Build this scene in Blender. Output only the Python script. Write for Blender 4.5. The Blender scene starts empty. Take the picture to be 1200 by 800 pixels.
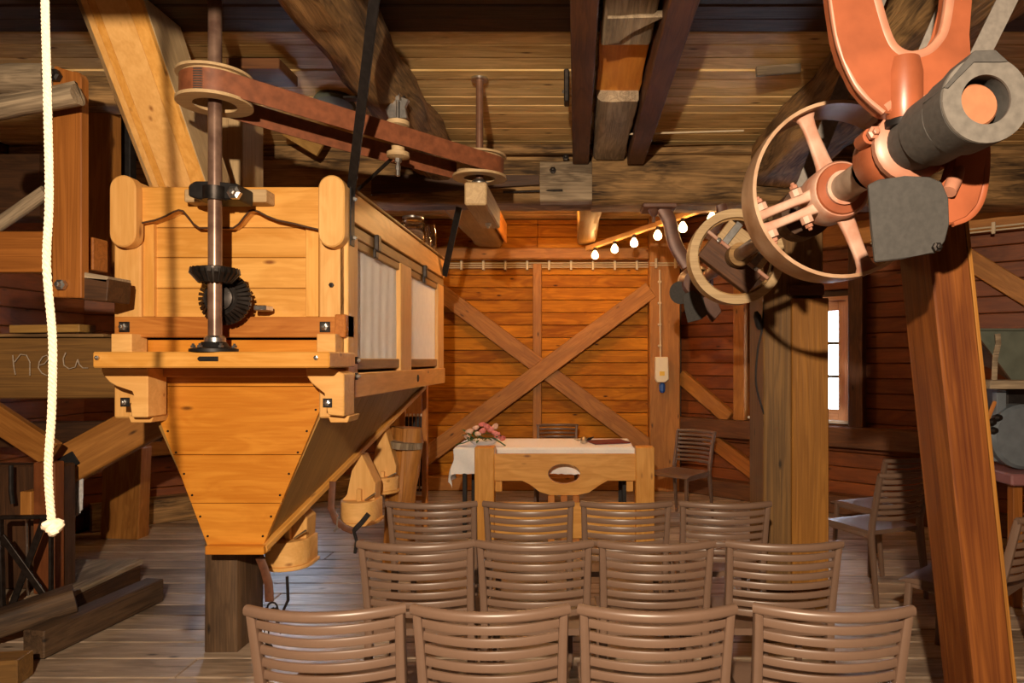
import bpy, bmesh, math, random
from mathutils import Vector, Matrix, noise
random.seed(7)
V = Vector
PI = math.pi
scn = bpy.context.scene
col = scn.collection

# ------------------------------------------------------------------ camera, sky, lamps, exposure
F = 800.0            # focal length in pixels of the 1200x800 frame (24 mm on a 36 mm sensor)
CX, CY = 675.0, 422.0  # optical centre: the photograph is a cropped, perspective-corrected frame
EYE = 1.5
cam = bpy.data.cameras.new('camera')
camo = bpy.data.objects.new('camera', cam); col.objects.link(camo)
camo.location = (0, 0, EYE); camo.rotation_euler = (PI/2, 0, 0)
cam.sensor_width = 36; cam.lens = 24
cam.shift_x = (600-CX)/1200.0; cam.shift_y = (CY-400)/1200.0
cam.clip_start = 0.05; cam.clip_end = 200
scn.camera = camo

world = bpy.data.worlds.new('overcast_sky'); scn.world = world; world.use_nodes = True
bg = world.node_tree.nodes['Background']
bg.inputs[0].default_value = (0.88, 0.94, 1.0, 1); bg.inputs[1].default_value = 3.0

scn.view_settings.view_transform = 'Standard'; scn.view_settings.look = 'None'
scn.view_settings.exposure = 0.0; scn.view_settings.gamma = 1.0
scn.view_settings.use_curve_mapping = False

def lamp(name, kind, loc, energy, color, size=0.05, target=None, **kw):
    L = bpy.data.lights.new(name, kind); L.energy = energy; L.color = color
    if kind == 'AREA': L.shape = 'RECTANGLE'; L.size = size; L.size_y = kw.get('size_y', size)
    else: L.shadow_soft_size = size
    if kind == 'SPOT': L.spot_size = kw.get('angle', 2.6); L.spot_blend = 0.4
    o = bpy.data.objects.new(name, L); col.objects.link(o); o.location = loc
    if target is not None:
        o.rotation_euler = (V(target)-V(loc)).to_track_quat('-Z', 'Y').to_euler()
    return o
# photographer's flash on a stand a little above and left of the camera
lamp('flash_lamp', 'SPOT', (-0.22, -0.8, 2.30), 1000, (1.0, 0.80, 0.58), 0.035, (0.0, 6, 1.55), angle=2.7)
# unseen warm lamp added behind the tie beam to brighten the end wall
lamp('end_wall_fill', 'POINT', (-0.35, 6.15, 2.9), 53, (1.0, 0.55, 0.20), 0.08)
# daylight entering by the windows
WIN_LIGHT = (0.70, 0.80, 1.0)

# ------------------------------------------------------------------ helpers
def P(px, py, Y):
    return V(((px-CX)/F*Y, Y, EYE+(CY-py)/F*Y))
WM = {}
def link(name, mesh, mat=None, parent=None, M=None):
    o = bpy.data.objects.new(name, mesh)
    col.objects.link(o)
    if mesh is not None and mat is not None:
        if len(mesh.materials) == 0: mesh.materials.append(mat)
        elif mesh.materials[0] != mat:
            o.material_slots[0].link = 'OBJECT'; o.material_slots[0].material = mat
    M = M if M is not None else Matrix.Identity(4)
    WM[o] = M
    if parent is not None:
        o.parent = parent; o.matrix_basis = WM[parent].inverted() @ M
    else: o.matrix_basis = M
    return o
def tag(o, label=None, cat=None, group=None, kind=None):
    if label: o['label'] = label
    if cat: o['category'] = cat
    if group: o['group'] = group
    if kind: o['kind'] = kind
    return o
def thing(name, label, cat, loc=(0, 0, 0), rz=0, group=None):
    M = Matrix.Translation(V(loc)) @ Matrix.Rotation(rz, 4, 'Z')
    return tag(link(name, None, None, None, M), label, cat, group)
def dup(root, M, label=None, group=None):
    r = root.copy(); col.objects.link(r); r.matrix_basis = M; WM[r] = M
    if label: r['label'] = label
    if group: r['group'] = group
    for ch in list(root.children):
        c = ch.copy(); col.objects.link(c); c.parent = r
        for g in ch.children:
            d = g.copy(); col.objects.link(d); d.parent = c
    return r
def finish(bm, name, smooth=True, angle=0.6):
    bmesh.ops.recalc_face_normals(bm, faces=bm.faces[:])
    me = bpy.data.meshes.new(name); bm.to_mesh(me); bm.free()
    if smooth:
        for p in me.polygons: p.use_smooth = True
        me.set_sharp_from_angle(angle=angle)
    return me
def frame(x, up, c):
    x = V(x).normalized(); up = V(up)
    if abs(x.dot(up.normalized())) > 0.99: up = V((0, 1, 0)) if abs(x.y) < .9 else V((1, 0, 0))
    y = up.cross(x).normalized(); z = x.cross(y)
    return Matrix(((x.x, y.x, z.x, c[0]), (x.y, y.y, z.y, c[1]), (x.z, y.z, z.z, c[2]), (0, 0, 0, 1)))
_bc = {}
def box_mesh(L, w, h, bev, mat):
    k = (round(L, 4), round(w, 4), round(h, 4), bev, mat.name)
    if k not in _bc:
        bm = bmesh.new(); bmesh.ops.create_cube(bm, size=1)
        bmesh.ops.scale(bm, vec=(L, w, h), verts=bm.verts)
        if bev: bmesh.ops.bevel(bm, geom=bm.edges[:], offset=min(bev, .45*min(L, w, h)), segments=1, affect='EDGES')
        _bc[k] = finish(bm, 'box', False)
    return _bc[k]
def bar(name, p0, p1, w, h, mat, parent=None, up=(0, 0, 1), bev=0.004):
    p0, p1 = V(p0), V(p1)
    me = box_mesh((p1-p0).length, w, h, bev, mat)
    return link(name, me, mat, parent, frame(p1-p0, up, (p0+p1)/2))
def box(name, x0, x1, y0, y1, z0, z1, mat, parent=None, bev=0.004, axis=None):
    d = [x1-x0, y1-y0, z1-z0]; c = V(((x0+x1)/2, (y0+y1)/2, (z0+z1)/2))
    a = axis if axis is not None else d.index(max(d))
    if a == 0: return bar(name, c-V((d[0]/2, 0, 0)), c+V((d[0]/2, 0, 0)), d[1], d[2], mat, parent, (0, 0, 1), bev)
    if a == 1: return bar(name, c-V((0, d[1]/2, 0)), c+V((0, d[1]/2, 0)), d[0], d[2], mat, parent, (0, 0, 1), bev)
    return bar(name, c-V((0, 0, d[2]/2)), c+V((0, 0, d[2]/2)), d[0], d[1], mat, parent, (0, 1, 0), bev)
def hewn(name, p0, p1, w, h, mat, parent=None, amp=0.012, wane=0.25, up=(0, 0, 1), nseg=None, seed=None):
    p0, p1 = V(p0), V(p1); L = (p1-p0).length
    seed = random.random()*50 if seed is None else seed
    n = nseg or max(6, min(40, int(L/0.1)))
    c = wane*min(w, h)
    ring = []
    for sx, sy in ((1, 1), (-1, 1), (-1, -1), (1, -1)):
        cc = c*(.35+.9*random.random()); X, Y = sx*w/2, sy*h/2
        a = [(X, Y-sy*cc), (X-sx*cc*.4, Y-sy*cc*.4), (X-sx*cc, Y)]
        if sx*sy < 0: a.reverse()
        ring += a
    full = []
    for i in range(len(ring)):
        a, b = V(ring[i]), V(ring[(i+1) % len(ring)])
        full.append(a)
        if (a-b).length > .06:
            full.append(a.lerp(b, .33)); full.append(a.lerp(b, .67))
    bm = bmesh.new(); rows = []
    for i in range(n+1):
        x = -L/2+L*i/n; r = []
        for q in full:
            k = noise.noise(V((x*2.2+seed, q.x*6, q.y*6)))*amp + noise.noise(V((x*9+seed, q.x*18, q.y*18)))*amp*.45
            d = q.normalized()
            r.append(bm.verts.new((x, q.x+d.x*k, q.y+d.y*k)))
        rows.append(r)
    m = len(full)
    for i in range(n):
        for j in range(m):
            bm.faces.new((rows[i][j], rows[i+1][j], rows[i+1][(j+1) % m], rows[i][(j+1) % m]))
    bm.faces.new(rows[0]); bm.faces.new(list(reversed(rows[-1])))
    return link(name, finish(bm, name, True, .7), mat, parent, frame(p1-p0, up, (p0+p1)/2))
def prism(name, polys, ext, grain, mat, parent=None, bev=0.0, smooth=False):
    """polys: list of coplanar 3-D outlines, extruded by ext; local X follows the grain"""
    ext = V(ext); c = V((0, 0, 0)); k = 0
    for p in polys:
        for q in p: c += V(q); k += 1
    c = c/k + ext/2
    z = ext.normalized(); x = V(grain)
    if abs(x.normalized().dot(z)) > .98: x = V((1, 0, 0)) if abs(z.x) < .9 else V((0, 0, 1))
    x = (x-z*x.dot(z)).normalized(); y = z.cross(x)
    M = Matrix(((x.x, y.x, z.x, c.x), (x.y, y.y, z.y, c.y), (x.z, y.z, z.z, c.z), (0, 0, 0, 1)))
    Mi = M.inverted(); bm = bmesh.new()
    for p in polys:
        a = [bm.verts.new(Mi @ V(q)) for q in p]; b = [bm.verts.new(Mi @ (V(q)+ext)) for q in p]
        bm.faces.new(a); bm.faces.new(list(reversed(b)))
        for i in range(len(p)):
            j = (i+1) % len(p); bm.faces.new((a[i], a[j], b[j], b[i]))
    if bev: bmesh.ops.bevel(bm, geom=bm.edges[:], offset=bev, segments=1, affect='EDGES')
    return link(name, finish(bm, name, smooth, .5), mat, parent, M)
def rrect(w, h, c=None, n=2):
    c = c if c is not None else .3*min(w, h); r = []
    for q, (sx, sy) in enumerate(((1, 1), (-1, 1), (-1, -1), (1, -1))):
        for i in range(n+1):
            a = PI/2*(q+i/n)
            r.append((sx*(w/2-c)+c*math.cos(a), sy*(h/2-c)+c*math.sin(a)))
    return r
def circ(r, n=10): return [(r*math.cos(2*PI*i/n), r*math.sin(2*PI*i/n)) for i in range(n)]
def sweep_bm(bm, pts, prof, up=(0, 0, 1), scales=None, closed=False):
    pts = [V(p) for p in pts]; rows = []; n = len(pts)
    for i, p in enumerate(pts):
        if closed: t = (pts[(i+1) % n]-pts[i-1]).normalized()
        else: t = (pts[min(i+1, n-1)]-pts[max(i-1, 0)]).normalized()
        u = V(up)
        s = t.cross(u)
        if s.length < 1e-3: s = t.cross(V((0, 1, 0.01)))
        s.normalize(); u2 = s.cross(t); k = scales[i] if scales else 1
        rows.append([bm.verts.new(p+s*a*k+u2*b*k) for a, b in prof])
    m = len(prof)
    for i in range(n if closed else n-1):
        for j in range(m):
            bm.faces.new((rows[i][j], rows[(i+1) % n][j], rows[(i+1) % n][(j+1) % m], rows[i][(j+1) % m]))
    if not closed:
        bm.faces.new(rows[0]); bm.faces.new(list(reversed(rows[-1])))
def sweep(name, pts, prof, mat, parent=None, up=(0, 0, 1), M=None, scales=None, closed=False, local=False):
    """pts are in world space, or in the frame M when local"""
    bm = bmesh.new()
    if not local:
        c = sum((V(p) for p in pts), V((0, 0, 0)))/len(pts); M = Matrix.Translation(c); pts = [V(p)-c for p in pts]
    sweep_bm(bm, pts, prof, up, scales, closed)
    return link(name, finish(bm, name), mat, parent, M)
def tube(name, pts, r, mat, parent=None, n=8, **kw): return sweep(name, pts, circ(r, n), mat, parent, **kw)
def lathe_bm(bm, prof, n=28, close=True):
    rows = [[bm.verts.new((r*math.cos(2*PI*j/n), r*math.sin(2*PI*j/n), h)) for j in range(n)] for r, h in prof]
    for i in range(len(rows)-1):
        for j in range(n): bm.faces.new((rows[i][j], rows[i][(j+1) % n], rows[i+1][(j+1) % n], rows[i+1][j]))
    if close:
        bm.faces.new(rows[0]); bm.faces.new(rows[-1])
def lathe(name, prof, origin, axis, mat, parent=None, n=28, close=True, ring=False):
    """prof = [(radius, height)] turned about axis through origin; ring joins last to first"""
    bm = bmesh.new()
    if ring: prof = prof+[prof[0]]
    lathe_bm(bm, prof, n, close and not ring)
    if ring: bmesh.ops.remove_doubles(bm, verts=bm.verts, dist=1e-5)
    a = V(axis).normalized(); q = V((0, 0, 1)).rotation_difference(a).to_matrix().to_4x4()
    return link(name, finish(bm, name), mat, parent, Matrix.Translation(V(origin)) @ q)
def bolt(p, d, mat, parent, r=0.014, washer=None, wmat=None, name='bolt'):
    p = V(p); d = V(d).normalized()
    if washer:
        up = (0, 0, 1) if abs(d.z) < .9 else (0, 1, 0)
        bar('washer', p, p+d*.005, washer, washer, wmat or mat, parent, up, .001)
    bm = bmesh.new()
    lathe_bm(bm, [(r, 0), (r, r*.8), (r*.55, r*.95), (r*.5, r*1.5), (r*.3, r*1.6)], 6)
    q = V((0, 0, 1)).rotation_difference(d).to_matrix().to_4x4()
    return link(name, finish(bm, name, False), mat, parent, Matrix.Translation(p+d*.004) @ q)

# ------------------------------------------------------------------ materials
def nodes(name):
    m = bpy.data.materials.new(name); m.use_nodes = True; nt = m.node_tree
    b = nt.nodes['Principled BSDF']; return m, nt, b
def N(nt, t, **kw):
    n = nt.nodes.new(t)
    for k, v in kw.items(): setattr(n, k, v)
    return n
def wood(name, lo, hi, grain=9.0, rough=.5, knots=True, bump=.25, mott=.35, vary=.25, stretch=1.1, coat=0.0, knotcol=None, spec=.35):
    m, nt, b = nodes(name); L = nt.links.new
    tc = N(nt, 'ShaderNodeTexCoord'); oi = N(nt, 'ShaderNodeObjectInfo')
    off = N(nt, 'ShaderNodeVectorMath', operation='MULTIPLY'); cmb = N(nt, 'ShaderNodeCombineXYZ')
    for i in range(3): L(oi.outputs['Random'], cmb.inputs[i])
    L(cmb.outputs[0], off.inputs[0]); off.inputs[1].default_value = (37, 91, 53)
    add = N(nt, 'ShaderNodeVectorMath', operation='ADD'); L(tc.outputs['Object'], add.inputs[0]); L(off.outputs[0], add.inputs[1])
    def mapped(s):
        mp = N(nt, 'ShaderNodeMapping'); mp.inputs['Scale'].default_value = s; L(add.outputs[0], mp.inputs[0]); return mp
    m1 = mapped((stretch, grain, grain)); n1 = N(nt, 'ShaderNodeTexNoise'); L(m1.outputs[0], n1.inputs['Vector'])
    n1.inputs['Scale'].default_value = 1.6; n1.inputs['Detail'].default_value = 5; n1.inputs['Distortion'].default_value = 1.1
    # growth rings: sharpened bands of the stretched noise
    mul = N(nt, 'ShaderNodeMath', operation='MULTIPLY'); L(n1.outputs['Fac'], mul.inputs[0]); mul.inputs[1].default_value = 22
    sn = N(nt, 'ShaderNodeMath', operation='SINE'); L(mul.outputs[0], sn.inputs[0])
    m2 = mapped((stretch*3, grain*16, grain*16)); n2 = N(nt, 'ShaderNodeTexNoise'); L(m2.outputs[0], n2.inputs['Vector'])
    n2.inputs['Scale'].default_value = 1.0; n2.inputs['Detail'].default_value = 3
    m3 = mapped((1.3, 3, 3)); n3 = N(nt, 'ShaderNodeTexNoise'); L(m3.outputs[0], n3.inputs['Vector'])
    n3.inputs['Scale'].default_value = 1.5; n3.inputs['Detail'].default_value = 4
    # fac = .45 + .16*sin + (n2-.5)*.6 + (n3-.5)*mott*2 + (rand-.5)*vary
    def madd(src, k, prev):
        a = N(nt, 'ShaderNodeMath', operation='MULTIPLY_ADD'); L(src, a.inputs[0]); a.inputs[1].default_value = k
        if isinstance(prev, float): a.inputs[2].default_value = prev
        else: L(prev, a.inputs[2])
        return a.outputs[0]
    base = .5-.3-mott-vary/2
    f = madd(sn.outputs[0], .13, base); f = madd(n2.outputs['Fac'], .6, f); f = madd(n3.outputs['Fac'], mott*2, f); f = madd(oi.outputs['Random'], vary, f)
    rp = N(nt, 'ShaderNodeValToRGB'); e = rp.color_ramp.elements
    e[0].position = .12; e[0].color = (*lo, 1); e[1].position = .88; e[1].color = (*hi, 1)
    L(f, rp.inputs[0]); colr = rp.outputs[0]
    if knots:
        m4 = mapped((2.3, 6.5, 6.5)); vo = N(nt, 'ShaderNodeTexVoronoi'); L(m4.outputs[0], vo.inputs['Vector']); vo.inputs['Scale'].default_value = 1.35
        kr = N(nt, 'ShaderNodeValToRGB'); ke = kr.color_ramp.elements
        ke[0].position = .04; ke[0].color = (1, 1, 1, 1); ke[1].position = .12; ke[1].color = (0, 0, 0, 1)
        L(vo.outputs['Distance'], kr.inputs[0])
        mx = N(nt, 'ShaderNodeMix', data_type='RGBA'); L(kr.outputs[0], mx.inputs[0]); L(colr, mx.inputs[6])
        kc = knotcol or tuple(c*.35 for c in lo); mx.inputs[7].default_value = (*kc, 1); colr = mx.outputs[2]
    L(colr, b.inputs['Base Color'])
    bp = N(nt, 'ShaderNodeBump'); bp.inputs['Strength'].default_value = bump; bp.inputs['Distance'].default_value = .004
    L(f, bp.inputs['Height']); L(bp.outputs[0], b.inputs['Normal'])
    b.inputs['Roughness'].default_value = rough; b.inputs['Specular IOR Level'].default_value = spec
    if coat: b.inputs['Coat Weight'].default_value = coat; b.inputs['Coat Roughness'].default_value = .3
    return m
def flat(name, c, rough=.5, metal=0, var=.25, scale=14, c2=None, bump=.1, emit=None, es=0, trans=0, spec=None):
    m, nt, b = nodes(name); L = nt.links.new
    tc = N(nt, 'ShaderNodeTexCoord'); n1 = N(nt, 'ShaderNodeTexNoise'); L(tc.outputs['Object'], n1.inputs['Vector'])
    n1.inputs['Scale'].default_value = scale; n1.inputs['Detail'].default_value = 6
    rp = N(nt, 'ShaderNodeValToRGB'); e = rp.color_ramp.elements
    c2 = c2 or tuple(x*(1-var) for x in c)
    e[0].position = .35; e[0].color = (*c2, 1); e[1].position = .65; e[1].color = (*c, 1)
    L(n1.outputs['Fac'], rp.inputs[0]); L(rp.outputs[0], b.inputs['Base Color'])
    bp = N(nt, 'ShaderNodeBump'); bp.inputs['Strength'].default_value = bump; bp.inputs['Distance'].default_value = .003
    L(n1.outputs['Fac'], bp.inputs['Height']); L(bp.outputs[0], b.inputs['Normal'])
    b.inputs['Roughness'].default_value = rough; b.inputs['Metallic'].default_value = metal
    if emit: b.inputs['Emission Color'].default_value = (*emit, 1); b.inputs['Emission Strength'].default_value = es
    if trans: b.inputs['Transmission Weight'].default_value = trans
    return m
M_pine = wood('honey_pine', (.54, .23, .035), (.80, .42, .11), grain=5, rough=.38, bump=.12, mott=.12, coat=.15, knotcol=(.25, .09, .02))
M_pine_pale = wood('pale_pine', (.60, .30, .08), (.80, .46, .16), grain=5, rough=.45, bump=.1, mott=.08, vary=.3, knotcol=(.3, .12, .03))
M_pine_red = wood('reddish_pine', (.33, .10, .016), (.60, .24, .05), grain=6, rough=.36, bump=.15, coat=.15)
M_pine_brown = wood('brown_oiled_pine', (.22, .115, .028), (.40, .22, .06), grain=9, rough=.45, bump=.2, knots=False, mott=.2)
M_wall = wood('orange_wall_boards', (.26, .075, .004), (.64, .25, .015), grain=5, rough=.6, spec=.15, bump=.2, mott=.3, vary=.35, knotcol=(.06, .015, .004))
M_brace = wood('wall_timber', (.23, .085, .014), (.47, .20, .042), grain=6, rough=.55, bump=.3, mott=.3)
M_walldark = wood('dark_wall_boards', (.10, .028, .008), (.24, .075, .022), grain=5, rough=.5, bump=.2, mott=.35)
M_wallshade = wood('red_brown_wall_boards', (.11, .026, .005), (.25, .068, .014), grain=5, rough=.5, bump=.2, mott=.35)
M_old = wood('hewn_old_timber', (.035, .018, .007), (.44, .25, .095), grain=8, rough=.8, bump=1.0, mott=.7, vary=.1, knots=False)
M_grey = wood('weathered_grey_timber', (.11, .078, .048), (.44, .33, .21), grain=10, rough=.85, bump=.9, mott=.6, knots=False)
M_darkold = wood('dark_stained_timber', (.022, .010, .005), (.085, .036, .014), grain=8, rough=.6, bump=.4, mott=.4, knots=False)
M_beamred = wood('red_brown_joist', (.055, .020, .008), (.16, .062, .020), grain=9, rough=.6, bump=.4, mott=.4)
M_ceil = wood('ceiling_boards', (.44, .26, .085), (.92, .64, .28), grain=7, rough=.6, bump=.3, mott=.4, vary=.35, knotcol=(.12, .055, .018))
M_floor = wood('worn_floor_boards', (.13, .09, .060), (.47, .35, .25), grain=8, rough=.40, bump=.4, mott=.55, vary=.25, knotcol=(.05, .03, .02))
M_post = wood('orange_post_pine', (.17, .052, .008), (.38, .135, .026), grain=12, rough=.45, bump=.3, mott=.2, stretch=.6, knots=False)
M_lean = wood('red_brown_leaning_pine', (.070, .016, .004), (.27, .088, .016), grain=7, rough=.45, bump=.3, mott=.25, stretch=.5, knots=False)
M_clad = wood('golden_brown_cladding', (.16, .060, .008), (.36, .155, .026), grain=12, rough=.5, bump=.3, mott=.2, stretch=.6, knots=False)
M_postdark = wood('dark_brown_floor_post', (.035, .019, .010), (.14, .078, .038), grain=10, rough=.7, bump=.5, mott=.4)
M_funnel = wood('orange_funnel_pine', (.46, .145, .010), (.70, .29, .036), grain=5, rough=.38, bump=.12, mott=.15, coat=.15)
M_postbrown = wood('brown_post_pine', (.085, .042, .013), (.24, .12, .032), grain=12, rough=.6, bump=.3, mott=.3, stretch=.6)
M_freshcut = wood('fresh_cut_wood', (.62, .18, .02), (.95, .40, .06), grain=4, rough=.7, bump=.7, knots=False, mott=.5)
M_ply = wood('plywood_rim', (.36, .23, .11), (.60, .42, .22), grain=14, rough=.6, bump=.15, knots=False)
M_wornbeige = flat('worn_beige_steel', (.42, .33, .25), .5, .1, .35, 10, c2=(.22, .15, .10))
M_iron = flat('dark_iron', (.055, .045, .04), .42, .8, .5, 30)
M_ironblack = flat('black_iron', (.03, .026, .025), .5, .6, .4, 30)
M_shaft = flat('worn_steel_shaft', (.27, .165, .115), .3, .35, .45, 12, c2=(.13, .07, .05))
M_steel = flat('bright_steel', (.62, .60, .57), .28, .95, .25, 40)
M_brownpaint = flat('brown_painted_steel', (.20, .095, .055), .4, .2, .3, 20)
M_red = flat('orange_red_paint', (.32, .088, .036), .36, 0, .28, 9, bump=.25)
M_redlight = flat('worn_red_paint_edge', (.42, .18, .11), .4, 0, .2, 16, bump=.2)
M_pinkrust = flat('faded_red_paint_on_pulley', (.52, .34, .25), .55, 0, .3, 11, c2=(.42, .17, .10), bump=.4)
M_rim = flat('bare_rim_iron', (.48, .31, .19), .42, 0, .3, 9, c2=(.30, .16, .08))
M_rubber = flat('grey_rubber', (.062, .056, .050), .75, 0, .25, 60, bump=.2)
M_flap = flat('dark_rubber_sheet', (.042, .038, .034), .75, 0, .25, 60, bump=.25)
M_rubberlight = flat('worn_rubber_edge', (.135, .118, .10), .8, 0, .3, 40)
M_orangeend = flat('orange_painted_shaft_end', (.36, .135, .06), .6, 0, .15, 30)
M_belt = flat('brown_belt_leather', (.24, .075, .03), .5, 0, .35, 25, bump=.3)
M_canvas = flat('grey_canvas_belt', (.24, .21, .18), .8, 0, .2, 60, bump=.2)
M_leather = flat('dark_leather', (.13, .045, .02), .5, 0, .4, 30)
M_chair = flat('taupe_plastic', (.142, .084, .056), .38, 0, .05, 30, bump=.03)
M_cloth = flat('white_linen', (.86, .84, .82), .85, 0, .04, 60, bump=.1)
M_calico = flat('cream_calico', (.93, .88, .76), .85, 0, .05, 20, bump=.15)
M_rope = flat('cream_rope', (.74, .60, .44), .8, 0, .15, 120, bump=.5)
M_rag = flat('grey_white_rag', (.62, .60, .58), .9, 0, .25, 60)
M_cable = flat('beige_cable', (.62, .50, .33), .5, 0, .1, 20)
M_white = flat('cream_plastic', (.78, .70, .52), .4, 0, .05, 20)
M_yellow = flat('yellow_label_print', (.85, .55, .05), .5, 0, .05)
M_blue = flat('blue_plastic', (.02, .09, .38), .35, 0, .1)
M_pink = flat('pink_petals', (.90, .30, .27), .6, 0, .25, 60, bump=.1)
M_cream = flat('cream_petals', (.92, .62, .48), .6, 0, .2, 60, bump=.1)
M_leaf = flat('dark_green_leaves', (.05, .13, .03), .5, 0, .4, 60)
M_porc = flat('white_porcelain', (.86, .85, .86), .2, 0, .03)
M_maroon = flat('maroon_book_cloth', (.14, .012, .014), .5, 0, .2, 50)
M_chalk = flat('pale_chalk', (.42, .33, .24), .95, 0, .3, 80)
M_ash = flat('galvanised_sheet', (.15, .17, .13), .45, .3, .25, 8)
M_millgrey = flat('grey_blue_paint', (.13, .15, .17), .45, 0, .2, 15)
M_mauve = flat('mauve_painted_edge', (.24, .10, .10), .45, 0, .15, 20)
M_frame = wood('window_frame_pine', (.48, .25, .14), (.70, .42, .26), grain=8, rough=.5, bump=.1, knots=False)
M_bulb = flat('lit_bulb_glass', (1, .8, .5), .3, 0, 0, emit=(1.0, .62, .25), es=14)
M_trimwhite = flat('white_painted_jamb', (.66, .63, .58), .5, 0, .1)
def glass_mat(name, c, rough=.02):
    m, nt, b = nodes(name); b.inputs['Base Color'].default_value = (*c, 1); b.inputs['Transmission Weight'].default_value = 1
    b.inputs['Roughness'].default_value = rough; b.inputs['IOR'].default_value = 1.45; return m
M_glass = glass_mat('clear_glass', (.96, .98, 1))
M_pane = glass_mat('window_glass', (.97, .98, 1)); M_pane.node_tree.nodes['Principled BSDF'].inputs['IOR'].default_value = 1.02

H = 3.15      # ceiling height
# ------------------------------------------------------------------ the setting
XL, XR, YB, YR = -4.4, 3.98, 8.0, -3.0
AL = V((-2.1, YB, 0)); BL = V((XL, 6.07, 0)); AR = V((1.22, YB, 0)); BR = V((XR, 5.68, 0))
def struct(name, polys, ext, mat, parent=None, grain=(1, 0, 0)):
    return tag(prism(name, polys, ext, grain, mat, parent), kind='structure')
outline = [(XL-.2, YR-.15, 0), (XR+.2, YR-.15, 0), (XR+.2, BR.y+.15, 0), (AR.x+.1, YB+.2, 0), (AL.x-.1, YB+.2, 0), (XL-.2, BL.y+.15, 0)]
floor = struct('floor', [[(x, y, -.06) for x, y, z in outline]], (0, 0, -.1), M_darkold)
ceiling = struct('ceiling', [[(x, y, H+.03) for x, y, z in outline]], (0, 0, .1), M_darkold)
def xspan(y):
    if y <= min(BL.y, BR.y): return XL, XR
    l = XL if y < BL.y else XL+(AL.x-XL)*(y-BL.y)/(YB-BL.y)
    r = XR if y < BR.y else XR+(AR.x-XR)*(y-BR.y)/(YB-BR.y)
    return l, r
y = 0.0; k = 0
while y < YB-.02:                                  # floor planks run across the room
    w = random.choice((.17, .19, .21, .2)); w = min(w, YB-y)
    l, r = xspan(y+w); s = [-.9, .6, -1.9, 1.5, -.2][k % 5]
    for a, c in ((l+.02, s), (s, r-.02)):
        dz = random.uniform(-.003, .0)
        box('plank', a+.002, c-.002, y+.004, y+w-.004, -.045, dz, M_floor, floor, .005, 0)
    y += w; k += 1
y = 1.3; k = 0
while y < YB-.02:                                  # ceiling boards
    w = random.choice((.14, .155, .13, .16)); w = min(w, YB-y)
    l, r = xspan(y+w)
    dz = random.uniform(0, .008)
    box('board', l+.02, r-.02, y+.003, y+w-.003, H+dz, H+.028, M_ceil if y > 3.42 else M_darkold, ceiling, .006, 0)  # nearest boards darker, the shade there put partly into their colour
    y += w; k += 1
# back wall
wall_back = struct('wall_back', [[(AL.x-.1, YB+.05, -.1), (AR.x+.1, YB+.05, -.1), (AR.x+.1, YB+.05, H+.06), (AL.x-.1, YB+.05, H+.06)]], (0, .12, 0), M_darkold)
z = 0.0; k = 0
while z < H-.03:
    h = min(.147, H-z); j = random.uniform(0, .006)
    cut = [-.45][0]
    box('board', AL.x+.01, cut-.002, YB+j, YB+.045, z+.003, z+h-.003, M_wall, wall_back, .006, 0)
    box('board', cut+.002, AR.x-.01, YB+random.uniform(0, .006), YB+.045, z+.003, z+h-.003, M_wall, wall_back, .006, 0)
    z += h
def wp(px, py, Y=YB-.05):  return P(px, py, Y)
box('corner_post', .84, 1.19, YB-.2, YB+.02, 0, H-.005, M_brace, wall_back, .01)
box('corner_post', AL.x-.02, -1.76, YB-.2, YB+.02, 0, H-.005, M_brace, wall_back, .01)
box('stud', -.50, -.40, YB-.10, YB-.003, .1, 2.62, M_brace, wall_back, .006)
bar('brace', P(513, 340, YB-.08), P(764, 527, YB-.08), .13, .19, M_brace, wall_back, (0, 0, 1), .006)
bar('brace', P(495, 538, YB-.13), P(762, 340, YB-.13), .16, .20, M_brace, wall_back, (0, 0, 1), .006)
box('wall_plate', -1.76, .84, YB-.2, YB-.004, 2.655, 2.79, M_brace, wall_back, .012)
box('sill_beam', -1.76, .84, YB-.16, YB-.004, .0, .16, M_brace, wall_back, .012)

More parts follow.
